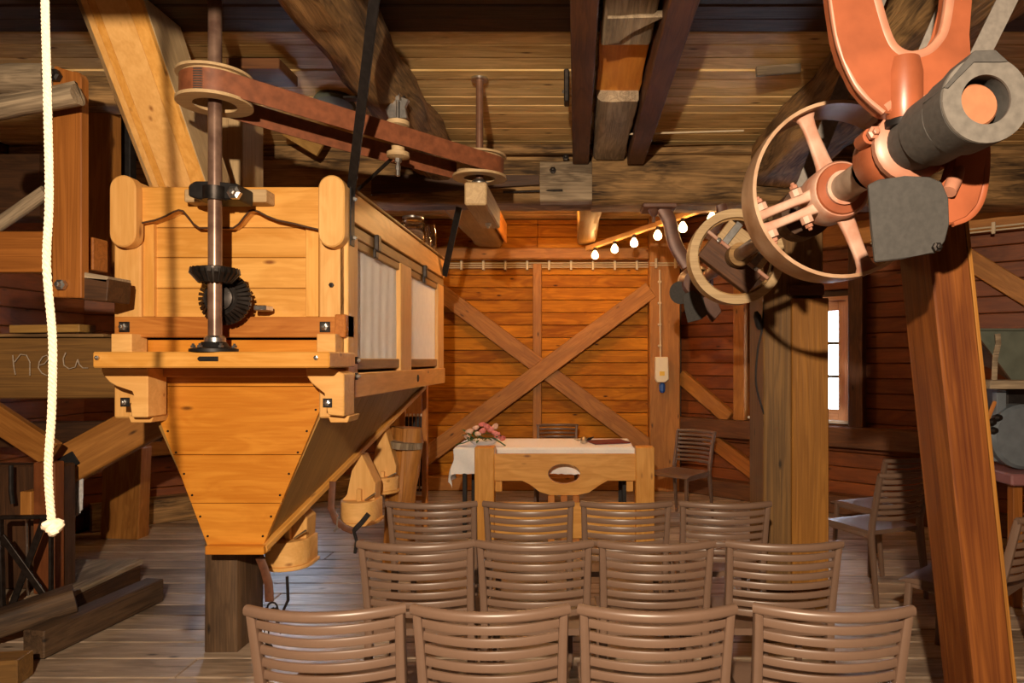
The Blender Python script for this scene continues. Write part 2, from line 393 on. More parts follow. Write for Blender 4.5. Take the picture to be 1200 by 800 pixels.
def angled_wall(name, A, B, sgn, s0, s1, zb, zt, wmat, wn, open_=True):
    """wall from A to B with a window opening between s0 and s1"""
    d = (B-A); Ltot = d.length; d.normalize(); n = V((d.y, -d.x, 0))
    if n.y > 0: n = -n
    def Q(s, z, o=0): return A+d*s+n*o+V((0, 0, z))
    segs = [(-.05, s0, -.1, H+.06), (s1, Ltot+.1, -.1, H+.06), (s0, s1, -.1, zb), (s0, s1, zt, H+.06)]
    w = struct(name, [[Q(a, lo, -.05), Q(b, lo, -.05), Q(b, hi, -.05), Q(a, hi, -.05)] for a, b, lo, hi in segs], n*-.12, M_darkold, None, d)
    z = 0.0
    while z < H-.03:
        h = min(.147, H-z); zc = z+h/2
        parts = [(0.01, Ltot-.01)] if (zc < zb or zc > zt) else [(0.01, s0), (s1, Ltot-.01)]
        for a, b in parts:
            j = random.uniform(-.006, 0)
            bar('board', Q(a, zc, -.02+j), Q(b, zc, -.02+j), .04, h-.006, wmat, w, (0, 0, 1), .006)
        z += h
    # window
    win = struct(wn, [[Q(s0, zb-.02, .0), Q(s1, zb-.02, .0), Q(s1, zb, .0), Q(s0, zb, .0)]], n*-.14, M_trimwhite, None, d)
    for a in (s0+.02, s1-.02): bar('jamb', Q(a, zb, -.07), Q(a, zt, -.07), .04, .14, M_frame, win, n, .003)
    bar('window_head', Q(s0, zt-.02, -.07), Q(s1, zt-.02, -.07), .14, .04, M_frame, win, (0, 0, 1), .003)
    m = (s0+s1)/2
    for a, b in ((s0+.045, m), (m, s1-.045)):
        sash = bar('sash', Q(a+.04, zb-.005, -.07), Q(a+.04, zt-.035, -.07), .08, .05, M_frame, win, n, .004)
        bar('stile', Q(b-.04, zb-.005, -.07), Q(b-.04, zt-.035, -.07), .08, .05, M_frame, sash, n, .004)
        for zz in (zb+.05, zt-.085): bar('rail', Q(a+.08, zz, -.07), Q(b-.08, zz, -.07), .05, .11, M_frame, sash, (0, 0, 1), .004)
        g0, g1 = zb+.10, zt-.13
        for q in (1, 2): bar('glazing_bar', Q(a+.08, g0+(g1-g0)*q/3, -.07), Q(b-.08, g0+(g1-g0)*q/3, -.07), .026, .03, M_millgrey, sash, (0, 0, 1), .002)
        for q in range(3):
            z0, z1 = g0+(g1-g0)*q/3+.008, g0+(g1-g0)*(q+1)/3-.008
            bar('pane', Q(a+.075, (z0+z1)/2, -.07), Q(b-.075, (z0+z1)/2, -.07), .004, z1-z0, M_pane, sash, (0, 0, 1), 0)
    bar('sill_board', Q(s0-.03, zb-.015, .03), Q(s1+.03, zb-.015, .03), .10, .025, M_trimwhite, win, (0, 0, 1), .004)
    # daylight
    c = Q(m, (zb+zt)/2, -.30)
    return w, Q, n, c
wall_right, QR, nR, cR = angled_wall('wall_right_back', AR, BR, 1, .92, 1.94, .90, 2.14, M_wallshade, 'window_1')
for s, w in ((.80, .13), (2.03, .14)): bar('stud', QR(s, .85, .05), QR(s, 2.75, .05), w, .12, M_brace if s < 1 else M_beamred, wall_right, nR, .006)
bar('rail', QR(.0, .75, .08), QR(3.55, .75, .08), .17, .20, M_beamred, wall_right, (0, 0, 1), .01)
bar('wall_plate', QR(.0, 2.72, .09), QR(3.55, 2.72, .09), .2, .22, M_brace, wall_right, (0, 0, 1), .01)
bar('sill_beam', QR(.0, .09, .08), QR(3.55, .09, .08), .2, .18, M_beamred, wall_right, (0, 0, 1), .01)
bar('brace', QR(.03, 1.32, .04), QR(.66, .86, .04), .08, .16, M_brace, wall_right, (0, 0, 1), .006)
bar('brace', QR(.36, .66, .05), QR(1.25, .12, .05), .08, .16, M_post, wall_right, (0, 0, 1), .006)
bar('brace', QR(2.5, .12, .05), QR(3.3, .66, .05), .08, .16, M_beamred, wall_right, (0, 0, 1), .006)
bar('brace', QR(2.75, 2.58, .05), QR(3.55, 1.95, .05), .10, .17, M_brace, wall_right, (0, 0, 1), .006)
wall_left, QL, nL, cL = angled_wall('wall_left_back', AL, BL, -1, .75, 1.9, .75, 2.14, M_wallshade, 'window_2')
bar('sill_beam', QL(.0, .11, .1), QL(2.95, .11, .1), .24, .22, M_old, wall_left, (0, 0, 1), .01)
bar('rail', QL(.0, .68, .05), QL(2.95, .68, .05), .12, .14, M_brace, wall_left, (0, 0, 1), .01)
lamp('daylight_window_1', 'AREA', cR, 30, WIN_LIGHT, 1.0, cR+nR, size_y=1.2)
lamp('daylight_window_2', 'AREA', cL, 30, WIN_LIGHT, 1.1, cL+nL, size_y=1.3)
def side_wall(name, x, y0, y1, s, mat):
    w = struct(name, [[(x, y0-.1, -.1), (x, y1+.1, -.1), (x, y1+.1, H+.06), (x, y0-.1, H+.06)]], (s*.12, 0, 0), M_darkold, None, (0, 1, 0))
    z = 0.0
    while z < H-.03:
        h = min(.147, H-z)
        box('board', x-s*.03 if s > 0 else x, x if s > 0 else x-s*.03, y0, y1, z+.003, z+h-.003, mat, w, .006, 1)
        z += h
    return w
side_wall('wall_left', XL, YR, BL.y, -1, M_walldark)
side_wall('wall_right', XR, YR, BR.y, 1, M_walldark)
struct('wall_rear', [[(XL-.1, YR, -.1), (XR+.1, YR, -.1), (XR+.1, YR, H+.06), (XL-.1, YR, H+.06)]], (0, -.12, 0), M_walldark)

# ------------------------------------------------------------------ ceiling timbers
def beam(name, lab, cat, *a, group=None, fn=hewn, **kw):
    o = fn(name, *a, **kw); return tag(o, lab, cat, group)
YC = 5.18
cross = thing('tie_beam', 'massive hewn cross beam spanning the room under the ceiling', 'beam', (0, YC+.17, 2.7))
hewn('timber', (XL+.05, YC+.17, 2.865), (.15, YC+.17, 2.865), .34, .32, M_old, cross, .015, .12, seed=3)
hewn('timber', (.12, YC+.16, 2.88), (XR-.05, YC+.16, 2.88), .36, .38, M_old, cross, .015, .12, seed=9)
hewn('scarf_block', (-.27, YC-.02, 2.84), (.12, YC-.02, 2.84), .10, .30, M_grey, cross, .012, .15)
hewn('packing_plank', (-1.2, YC-.03, 3.085), (1.35, YC-.03, 3.085), .08, .07, M_old, cross, .006, .2)
for xa, xb in ((XL+.05, -.6), (-.59, 1.2), (1.21, XR-.05)): box('packing_plank', xa, xb, YC+.05, YC+.3, 3.02, 3.145, M_old, cross, .006, 0)
tube('iron_rod', [(-.55, YC-.02, 2.77), (-.1, YC-.08, 2.77)], .009, M_iron, cross)
prism('wedge_strip', [[P(435, 205, YC-.05), P(632, 205, YC-.05), P(632, 216, YC-.05), P(435, 228, YC-.05)]], (0, .04, 0), (1, 0, 0), M_darkold, cross)
for p in ((663, 185), (648, 200)): bolt(P(*p, YC-.07), (0, -1, 0), M_iron, cross, .025)
# beam added out of view, only to cut off the flash upward
beam('tie_beam', 'unseen dark cross beam added over the front seats to block the flash', 'beam', (XL+.05, 1.12, 2.92), (XR-.05, 1.12, 2.92), .26, .455, M_darkold, amp=.003, wane=.05)
beam('ceiling_log', 'large hewn log joist with wavy grain, running back above the hopper', 'beam', (-1.06, 1.3, 3.0), (-1.06, 5.15, 3.0), .32, .30, M_old, amp=.035, wane=.35, seed=21)
beam('ceiling_log', 'rough hewn log joist behind the big belt wheel, right of the room', 'beam', (1.52, 1.3, 2.98), (1.52, 5.12, 2.98), .40, .34, M_old, amp=.03, wane=.3, seed=33)
beam('ceiling_joist', 'dark brown squared joist left of the notched log', 'beam', (.035, 1.5, 3.055), (.035, 5.1, 3.055), .12, .185, M_beamred, fn=bar, bev=.006)
beam('ceiling_joist', 'dark brown squared joist right of the notched log', 'beam', (.445, 1.5, 3.055), (.445, 5.1, 3.055), .125, .185, M_beamred, fn=bar, bev=.006)
nl = thing('notched_log', 'grey weathered log with a bright orange axe-cut notch, between two joists', 'beam', (.24, 3.3, 3.0))
hewn('timber', (.242, 1.5, 3.085), (.242, 3.32, 3.085), .24, .10, M_grey, nl, .008, .2, seed=5)
hewn('timber', (.242, 3.97, 3.07), (.242, 5.12, 3.07), .24, .13, M_grey, nl, .010, .2, seed=15)
hewn('cut_face', (.242, 3.30, 3.11), (.242, 3.99, 3.10), .25, .06, M_freshcut, nl, .010, .1, seed=8)
def UZ(px, py, z): Yv = (z-EYE)*F/(CY-py); return P(px, py, Yv)
prism('plank_end', [[UZ(712, 22, 3.02), UZ(778, 20, 3.02), UZ(741, 38, 3.02), UZ(724, 50, 3.02), UZ(708, 53, 3.02)]], (0, 0, .03), (0, 1, 0), M_grey, nl)
bx = bar('iron_washer_plate', P(664, 84, 3.9), P(664, 122, 3.9), .03, .09, M_iron, None, (0, 1, 0), .006)
tag(bx, 'dark iron washer plate on the left side of the squared joist', 'iron plate')
bolt(P(666, 108, 3.88), (-1, -.4, 0), M_steel, bx, .02)
# joists behind the tie beam
beam('joist_end', 'yellow worn joist end over the string of bulbs', 'beam', (.12, YC+.4, 2.98), (.12, 7.75, 2.98), .21, .33, M_pine_brown, amp=.015, wane=.2)
beam('joist_end', 'yellow and orange joist end above the small wooden block', 'beam', (-1.0, YC+.4, 2.96), (-1.0, 7.75, 2.96), .36, .34, M_pine_brown, amp=.02, wane=.3)
bar('fresh_side', (-.79, YC+.5, 2.93), (-.79, 7.7, 2.93), .02, .22, M_freshcut, None)
tag(col.objects[-1], 'orange sawn board along the side of the joist end', 'board')
bar('conduit', P(872, 153, 4.6), P(700, 158, 4.6), .012, .012, M_cable, None)
tag(col.objects[-1], 'thin pale cable along the top of the tie beam', 'cable')
bar("pale_strip", P(886, 84, 3.8), P(938, 80, 3.8), .03, .05, M_grey, None)
tag(col.objects[-1], 'small pale slat nailed under the ceiling boards', 'slat')

# ------------------------------------------------------------------ sifter hopper
HY = 3.30; HX0, HX1 = -2.236, -1.114; HB = 5.72
hop = thing('sifter_hopper', 'big honey-coloured wooden sifter chest with cloth windows and tapering funnel', 'hopper', (-1.675, 3.5, .58))
def HP(px, py, Y=HY): return P(px, py, Y)
def fpoly(name, pts, y0, th, mat, grain=(1, 0, 0), parent=hop, Yref=None, bev=.003):
    Yr = Yref or y0
    return prism(name, [[V((P(a, b, Yr).x, y0, P(a, b, Yr).z)) for a, b in pts]], (0, th, 0), grain, mat, parent, bev)
# front frame
for x0, x1 in ((HX0, HX0+.13), (HX1-.13, HX1)): box('stile', x0, x1, HY, HY+.10, 1.22, 2.36, M_pine_pale, hop, .008)
for a, b in ((163, 180), (358, 373)): fpoly('panel_edge', [(a, 255), (b, 255), (b, 371), (a, 371)], HY+.025, .05, M_pine, (0, 0, 1))
ys = [243, 267, 302, 338, 374]
for i in range(4): fpoly('panel_board', [(178, ys[i]), (360, ys[i]), (360, ys[i+1]-.6), (178, ys[i+1]-.6)], HY+.05, .03, M_pine)
rail = [(153, 219), (378, 219), (378, 270)]
for x, y in ((360, 266), (345, 262), (325, 258), (312, 253), (303, 248), (297, 246), (292, 247), (286, 254), (280, 262), (273, 267), (262, 267)): rail.append((x, y))
mir = [(506-x, y) for x, y in rail[3:]][::-1]
rail += [(244, 267)]+mir+[(153, 270)]
fpoly('top_rail', [(x, y) for x, y in rail], HY-.015, .06, M_pine)
sh = [p for p in rail[2:]]
sweep('scallop_edge', [V((P(a, b, HY-.02).x, HY-.018, P(a, b, HY-.02).z)) for a, b in sh], circ(.005, 6), M_darkold, hop, up=(0, 1, 0))
def cleat(cx, parent):
    w = 15.5; y0, y1 = 220, 274; pts = []
    for i in range(9): a = PI*i/8; pts.append((cx+w*math.cos(a), y0-w*math.sin(a)))
    for i in range(9): a = PI*i/8; pts.append((cx-w*math.cos(a), y1+w*math.sin(a)))
    return pts
for cx in (143, 388): fpoly('end_cleat', cleat(cx, hop), HY-.07, .069, M_pine_pale, (0, 0, 1), bev=.007)
fpoly('bottom_rail', [(134, 371), (403, 371), (403, 395), (134, 395)], HY-.03, .09, M_pine_red)
box('rail_end', HX1-.04, HX1+.012, HY-.035, HY+.09, 1.61, 1.72, M_pine_red, hop, .004, 1)
box('shelf', P(108, 0, 2.97).x, P(386, 0, 2.97).x, 2.97, HY+.02, 1.467, 1.537, M_pine, hop, .006)
box('shelf_back', P(130, 0, HY).x, P(384, 0, HY).x, HY-.02, HY+.06, 1.42, 1.50, M_pine_red, hop, .004)
for a, b in ((130, 154), (371, 393)): fpoly('bracket_block', [(a, 391), (b, 391), (b, 413), (a, 413)], HY-.10, .12, M_pine_pale, (0, 1, 0))
def corb(f):
    pts = [(110, 431), (166, 431), (166, 489), (147, 489), (145, 474), (152, 464), (149, 457), (140, 454), (130, 453), (121, 448), (114, 440)]
    return [(f(a), b) for a, b in pts]
fpoly('corbel', corb(lambda a: a+7), HY-.14, .15, M_pine_pale, (1, 0, 0), bev=.005)
fpoly('corbel', [(358, 431), (386, 431), (403, 438), (403, 488), (384, 486), (380, 468), (382, 460), (372, 455), (364, 448), (359, 440)], HY-.14, .15, M_pine_pale, (1, 0, 0), bev=.005)
for a, b in ((150, 180), (384, 410)): fpoly('corbel_foot', [(a, 487), (b, 487), (b-3, 495), (a+3, 495)], HY-.08, .15, M_pine_pale)
box('corner_stile', HX1-.03, HX1+.012, HY+.0, HY+.09, 1.20, 2.34, M_pine_pale, hop, .005)
# funnel front boards
def trap(y):
    l = 167+(243-167)*max(0, (y-440))/200.0; r = 380 if y < 468 else 380-(380-308)*(y-468)/172.0
    return l, r
yy = [398, 453, 533, 590, 641]
for i in range(4):
    seq = sorted(set([yy[i], yy[i+1]-.6]+[q for q in (440, 468) if yy[i] < q < yy[i+1]]))
    L = [(trap(q)[0], q) for q in seq]; R = [(trap(q)[1], q) for q in seq]
    fpoly('funnel_board', L+R[::-1], HY+.04, .03, M_funnel, (1, 0, 0), bev=.002)
fpoly('bottom_lip', [(240, 640), (309, 640), (309, 650), (240, 650)], HY+.0, .08, M_funnel)
for q in (480, 505, 530, 555, 580, 605, 628):
    for e, s in ((0, 5), (1, -5)):
        x = trap(q)[e]+s; p = P(x, q, HY+.04)
        lathe('nail', [(.006, 0), (.005, .003)], p, (0, -1, 0), M_iron, hop, 8)
# box shell: top, side frame with cloth windows
box('lid', HX0+.02, HX1-.03, HY+.06, HB-.02, 2.30, 2.33, M_pine, hop, .004)
box('chest_floor', HX0+.02, HX1-.02, HY+.1, HB-.04, 1.31, 1.33, M_pine_brown, hop, .004)
box('rear_panel', HX0+.02, HX1-.02, HB-.04, HB, 1.31, 2.3, M_pine, hop, .004)
box('left_panel', HX0, HX0+.03, HY+.1, HB-.04, 1.31, 2.3, M_pine, hop, .004)
def srail(name, y0, y1, z0, z1, mat, dx=0.0, th=.04): return box(name, HX1-th+dx, HX1+dx, y0, y1, z0, z1, mat, hop, .005)
srail('side_top_rail', HY+.09, HB, 2.185, 2.335, M_pine, .012)
box('top_moulding', HX1-.03, HX1+.025, HY+.09, HB+.02, 2.335, 2.352, M_pine_brown, hop, .004)
srail('side_batten', HY+.09, HB, 2.115, 2.175, M_pine_brown, .004)
srail('side_bottom_rail', HY+.09, HB+.01, 1.31, 1.436, M_pine, .014)
for a, b in ((HY+.085, HY+.17), (4.32, 4.60), (5.50, 5.72)): srail('side_stile', a, b, 1.43, 2.12, M_pine_pale, .006)
for a, b in ((HY+.17, 4.32), (4.60, 5.50)):
    srail('window_rail', a, b, 1.452, 1.51, M_pine_brown, -.004); srail('window_rail', a, b, 2.07, 2.115, M_pine_brown, -.004)
    bm = bmesh.new(); g = []
    ny, nz = 50, 16
    for i in range(ny+1):
        r = []
        for j in range(nz+1):
            yv = a+(b-a)*i/ny; zv = 1.50+(2.08-1.50)*j/nz
            dx = .0015*math.sin(yv*42+.7*math.sin(zv*5))+.002*noise.noise(V((yv*9, zv*3, 1)))
            r.append(bm.verts.new((HX1-.022+dx*(1 if a < 4.4 else .3), yv, zv)))
        g.append(r)
    for i in range(ny):
        for j in range(nz): bm.faces.new((g[i][j], g[i+1][j], g[i+1][j+1], g[i][j+1]))
    link('cloth_window', finish(bm, 'cloth', True, 3), M_calico, hop)
for yv in (3.75, 4.95):
    box('latch', HX1+.004, HX1+.03, yv, yv+.05, 2.10, 2.19, M_iron, hop, .004)
    box('latch', HX1+.004, HX1+.022, yv-.02, yv+.03, 2.06, 2.11, M_iron, hop, .004)
lathe('peg_hole', [(.028, 0), (.024, .006)], (HX1+.012, 4.75, 1.375), (1, 0, 0), M_ironblack, hop, 14)
box('iron_strap', HX1+.013, HX1+.02, HY+.02, HY+.075, 2.06, 2.37, M_ironblack, hop, .001)
for zz in (2.29, 2.10): bolt((HX1+.02, HY+.047, zz), (1, 0, 0), M_steel, hop, .011)
for zz in (1.50, 1.42): bolt((HX1+.013, HY+.12, zz), (1, 0, 0), M_steel, hop, .012, .035, M_ironblack)
# funnel sides: boards running down the slope
Y0f, Y1f = HY+.065, 5.46; XT = -1.215
def low(yv):
    t = (yv-Y0f)/(Y1f-Y0f); return V((-1.535+(XT-.008+1.535)*t, yv, .60+(1.30-.60)*t))
def loL(yv): q = low(yv); return V((2*-1.668-q.x, yv, q.z))
nb = 15
for i in range(nb):
    a = Y0f+(Y1f-Y0f)*i/nb; b = Y0f+(Y1f-Y0f)*(i+1)/nb-.002
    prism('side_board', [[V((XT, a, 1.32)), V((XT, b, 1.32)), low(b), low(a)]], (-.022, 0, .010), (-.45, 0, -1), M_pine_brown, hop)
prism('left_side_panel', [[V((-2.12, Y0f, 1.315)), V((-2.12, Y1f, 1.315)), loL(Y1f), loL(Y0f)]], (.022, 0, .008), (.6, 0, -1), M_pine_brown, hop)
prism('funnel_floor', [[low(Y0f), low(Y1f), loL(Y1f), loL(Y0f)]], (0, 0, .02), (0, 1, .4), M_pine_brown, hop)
bar('funnel_edge', low(Y0f)+V((.012, -.04, -.02)), low(Y1f)+V((.012, 0, -.01)), .035, .035, M_pine, hop, (0, 0, 1), .005)
for p in ((146, 383, HY-.03), (381, 383, HY-.03)): bolt(P(*p), (0, -1, 0), M_steel, hop, .019, .05, M_iron)
for p in ((143, 335, HY), (389, 334, HY)): bolt(P(*p), (0, -1, 0), M_ironblack, hop, .012)
for p in ((147, 471, HY-.14), (384, 472, HY-.14), (402, 458, HY-.005)): bolt(P(*p), (0, -1, 0), M_steel, hop, .014, .042, M_ironblack)
for p in ((115, 419, 2.97), (371, 419, 2.97)): bolt(P(*p), (0, -1, 0), M_steel, hop, .010)
fpoly('maker_plate', [(232, 419.5), (234, 417.5), (256, 417.5), (256, 423), (234, 423), (232, 421)], 2.964, .006, M_ironblack, bev=.001, Yref=2.97)
hop['label'] = 'big honey-coloured wooden sifter chest with cloth windows and tapering funnel'

# spouts under the funnel, with straps
def spout(px, py0, py1, Y, wpx, lab):
    cx = (px-CX)/F*Y; z0 = P(0, py1, Y).z; z1 = P(0, py0, Y).z; r = wpx/2/F*Y
    t = thing('spout', lab, 'spout', (cx, Y, z0))
    def D(rr, k=1.0): return [V((cx+rr*math.cos(a), Y-rr*k*math.sin(a), 0)) for a in [PI*i/14 for i in range(15)]]+[V((cx-rr, Y+.12, 0)), V((cx+rr, Y+.12, 0))]
    hh = z1-z0
    prism('spout_lip', [[q+V((0, 0, z0)) for q in D(r*1.1)]], (0, 0, .02), (1, 0, 0), M_pine_pale, t, .003, True)
    prism('spout_body', [[q+V((0, 0, z0+.02)) for q in D(r)]], (0, 0, hh*.5), (1, 0, 0), M_pine_pale, t, .003, True)
    prism('spout_neck', [[V((cx-r*.95, Y-.02, z0+.02+hh*.5)), V((cx+r*.9, Y-.02, z0+.02+hh*.5)), V((cx+r*.95, Y-.02, z1)), V((cx+r*.2, Y-.02, low(Y).z-.03)), V((cx-r*.2, Y-.02, low(Y).z-.03)), V((cx-r*.6, Y-.02, z0+hh*.72))]], (0, .13, 0), (0, 0, 1), M_pine_pale, t, .003)
    bar('spout_rib', (cx+.1*r, Y-.035, z0+hh*.5), (cx+.1*r, Y-.035, z1-.03), .03, .03, M_pine_pale, t, (0, 1, 0))
    tube('latch_pin', [(cx+r*.5, Y-.06, z0+hh*.62), (cx+r*1.15, Y-.10, z0+hh*.82)], .006, M_steel, t)
    return t
spout(338, 606, 662, 3.78, 50, 'nearest round-bottomed pine spout under the funnel')
spout(421, 566, 612, 4.35, 42, 'middle round-bottomed pine spout under the funnel')
spout(448, 546, 576, 4.75, 36, 'small far pine spout next to the trunk post')
def chain_strap(lab, base, k=1.0):
    t = thing('leather_strap', lab, 'strap', base); b = V(base)
    sweep('strap', [b+V((0, 0, 0))*k, b+V((.03, -.01, -.06))*k, b+V((.055, -.02, -.13))*k, b+V((.06, -.02, -.22))*k], rrect(.045*k, .008, .003), M_leather, t, up=(0, 1, 0))
    ring = b+V((.075, -.02, -.25))*k
    tube('ring', [ring+V((.025*k*math.cos(a), 0, .025*k*math.sin(a))) for a in [2*PI*i/12 for i in range(12)]], .005, M_iron, t, 6, up=(0, 1, 0), closed=True)
    tube('hook', [b+V((.14, 0, -.10))*k, b+V((.145, 0, -.22))*k, b+V((.12, -.01, -.28))*k, b+V((.09, -.02, -.25))*k], .008*k, M_iron, t, 6, up=(0, 1, 0))
    tube('hook', [ring, ring+V((.045, 0, -.13))*k], .009*k, M_ironblack, t, 6, up=(0, 1, 0))
    for i in range(5):
        c = b+V((.045, -.02, -.27-i*.035))*k
        ax = V((1, 0, 0)) if i % 2 else V((0, 1, 0))
        tube('chain_link', [c+ax*(.011*k*math.cos(a))+V((0, 0, .022*k*math.sin(a))) for a in [2*PI*j/10 for j in range(10)]], .0035, M_iron, t, 5, up=ax.cross(V((0, 0, 1))), closed=True)
    lathe('weight', [(.001, -.03*k), (.026*k, -.015*k), (.03*k, 0), (.02*k, .02*k), (.001, .03*k)], b+V((.05, -.02, -.46))*1+V((0, 0, 0)), (0, 0, 1), M_ironblack, t, 12, False)
    return t
chain_strap('brown leather strap with buckle and chain below the nearest spout', P(304, 652, 3.46))
t = thing('harness_strap', 'dark twisted harness strap hanging below the middle spout', 'strap', P(415, 610, 4.25))
q = lambda a, b: P(a, b, 3.93)
sweep('strap', [q(390, 564), q(388, 595), q(394, 610), q(404, 618), q(414, 622)], rrect(.04, .012, .004), M_leather, t, up=(0, 1, 0))
sweep('strap', [q(414, 622), q(424, 612), q(432, 602)], rrect(.03, .012, .004), M_ironblack, t, up=(0, 1, 0))
tube('hook', [q(396, 606), q(395, 618), q(391, 622)], .008, M_steel, t, 6, up=(0, 1, 0))
tube('hook', [q(414, 620), q(418, 634), q(416, 648)], .01, M_ironblack, t, 6, up=(0, 1, 0))

# posts carrying the hopper
beam('hopper_post', 'short dark brown timber post standing under the tip of the funnel', 'post', (-1.827, 3.66, 0.0), (-1.827, 3.66, .60), .17, .30, M_postdark, amp=.006, wane=.06, up=(0, 1, 0))
tr = thing('trunk_post', 'twisted pale trunk post under the rear of the funnel', 'post', P(446, 700, 4.45))
hewn('trunk', V((-1.29, 4.86, 0)), V((-1.22, 4.88, 1.02)), .22, .2, M_brace, tr, .035, .6, (0, 1, 0), seed=12)
hewn('band', V((-1.235, 4.86, .88)), V((-1.23, 4.86, .925)), .27, .25, M_grey, tr, .004, .5, (0, 1, 0))

# ------------------------------------------------------------------ vertical shaft, pulleys, belt
SY = 3.05; SX = (252-CX)/F*SY
vs = thing('vertical_shaft', 'tall steel drive shaft with toothed pinion in front of the hopper', 'shaft', (SX, SY, 1.54))
lathe('shaft', [(.029, 0), (.029, H-1.55)], (SX, SY, 1.545), (0, 0, 1), M_shaft, vs, 20)
lathe('collar', [(.045, 0), (.045, .035), (.036, .045)], (SX, SY, 1.565), (0, 0, 1), M_steel, vs, 20)
def bevel_gear(name, r, ri, depth, n, origin, axis, mat, parent):
    bm = bmesh.new()
    lathe_bm(bm, [(.03, 0), (ri, 0), (ri+(r-ri)*.15, depth*.2), (r*.93, depth*.95), (r*.93, depth*1.15), (r*.55, depth*1.3), (.03, depth*1.3)], 36)
    for i in range(n):
        a = 2*PI*i/n; ca, sa = math.cos(a), math.sin(a); w = .0075
        vs_ = []
        for rr, h, ww in ((ri, -.003, w*.7), (ri*.98, depth*.3, w*.7), (r, depth*1.15, w), (r*1.04, depth*.72, w)):
            for s in (-1, 1): vs_.append(bm.verts.new((rr*ca-s*ww*sa, rr*sa+s*ww*ca, h)))
        for f in ((0, 1, 3, 2), (2, 3, 5, 4), (4, 5, 7, 6), (6, 7, 1, 0), (0, 2, 4, 6), (1, 3, 5, 7)): bm.faces.new([vs_[k] for k in f])
    a = V(axis).normalized(); qm = V((0, 0, 1)).rotation_difference(a).to_matrix().to_4x4()
    return link(name, finish(bm, name, True, .5), mat, parent, Matrix.Translation(V(origin)) @ qm)
bevel_gear('pinion', .10, .068, .055, 24, (SX, SY, P(0, 331, SY).z), (0, 0, 1), M_iron, vs)
cw = thing('crown_gear', 'dark toothed crown gear behind the drive shaft on the hopper front', 'gear', (P(264, 350, 3.18).x, 3.29, 1.67))
gc = P(263, 350, 3.17)
bevel_gear('gear_wheel', .118, .078, .05, 32, gc+V((0, -.035, 0)), (0, 1, 0), M_iron, cw)
lathe('hub', [(.06, 0), (.06, .02), (.03, .03)], gc+V((0, -.03, 0)), (0, -1, 0), M_iron, cw, 18)
for k in range(4): bolt(gc+V((.05*math.cos(k*PI/2+.5), -.036, .05*math.sin(k*PI/2+.5))), (0, -1, 0), M_steel, cw, .008)
lathe('stub_shaft', [(.022, 0), (.022, .16)], gc+V((0, 0, 0)), (0, 1, 0), M_shaft, cw, 14)
box('bearing_foot', gc.x+.11, gc.x+.17, 3.22, 3.30, 1.735, 1.76, M_steel, cw, .004)
fb = thing('flange_bearing', 'dark iron flange bearing on the shelf at the shaft foot', 'bearing', (SX-.01, SY, 1.537))
lathe('flange', [(.10, 0), (.10, .014), (.065, .022), (.05, .045), (.036, .045)], (SX-.005, SY, 1.537), (0, 0, 1), M_ironblack, fb, 28)
for k in range(6): bolt((SX-.005+.083*math.cos(k*PI/3+.3), SY+.083*math.sin(k*PI/3+.3), 1.552), (0, 0, 1), M_steel, fb, .012)
tb = thing('clamp_bearing', 'black clamp bearing bolted to a pale wooden block at the hopper top', 'bearing', P(250, 228, HY))
box('wood_block', P(217, 0, 3.2).x, P(313, 0, 3.2).x, 3.19, HY-.016, P(0, 237, 3.2).z, P(0, 222, 3.2).z, M_ply, tb, .005)
fpoly('clamp_plate', [(229, 221), (236, 216), (256, 216), (286, 219), (286, 237), (240, 237), (229, 233)], 3.04, .15, M_ironblack, (1, 0, 0), tb, Yref=3.1, bev=.006)
lathe('clamp_ring', [(.05, -.02), (.05, .04), (.031, .045), (.031, -.02)], (SX, SY, P(0, 230, SY).z), (0, 0, 1), M_iron, tb, 22, ring=True)
bolt(P(277, 227, 3.04), (0, -1, 0), M_steel, tb, .03)
# belt pulleys
def flat_pulley(lab, c, r, nm='belt_pulley'):
    t = thing(nm, lab, 'pulley', c)
    lathe('flange', [(r+.012, 0), (r+.012, .014), (r*.62, .014), (r*.62, 0)], V(c)+V((0, 0, -.062)), (0, 0, 1), M_ply, t, 40, ring=True)
    lathe('drum', [(r-.012, 0), (r-.012, .112), (r*.64, .112), (r*.64, 0)], V(c)+V((0, 0, -.05)), (0, 0, 1), M_ply, t, 40, ring=True)
    lathe('flange', [(r+.012, 0), (r+.012, .012), (r*.62, .012), (r*.62, 0)], V(c)+V((0, 0, .060)), (0, 0, 1), M_ply, t, 40, ring=True)
    lathe('web', [(r*.64, 0), (r*.64, .03), (.031, .03), (.031, 0)], V(c)+V((0, 0, .0)), (0, 0, 1), M_ply, t, 30, ring=True)
    return t
c1 = V((SX, SY, 2.70)); S2Y = 4.0; c2 = V(((562-CX)/F*S2Y, S2Y, 2.625)); PR = .145
flat_pulley('round plywood belt pulley on the tall shaft by the pale chute', c1, PR)
flat_pulley('round plywood belt pulley over the small hanging wooden block', c2, PR)
d = (c2-c1); dh = V((d.x, d.y, 0)).normalized(); nn = V((dh.y, -dh.x, 0))
bp = []
rb = PR-.006
for i in range(17):
    a = PI*i/16; bp.append(c2+(nn*math.cos(a)+dh*math.sin(a))*rb)
for i in range(1, 8): bp.append((c2-nn*rb).lerp(c1-nn*rb, i/8)-V((0, 0, .012*math.sin(PI*i/8))))
for i in range(17):
    a = PI*i/16; bp.append(c1+(-nn*math.cos(a)-dh*math.sin(a))*rb)
for i in range(1, 8): bp.append((c1+nn*rb).lerp(c2+nn*rb, i/8))
belt = thing('drive_belt', 'long reddish brown leather belt running between the two plywood pulleys', 'belt', (c1+c2)/2)
sweep('strap', bp, [(-.003, -.05), (.003, -.05), (.003, .05), (-.003, .05)], M_belt, belt, closed=True)
cl = c1+V((0, -rb-.006, 0))
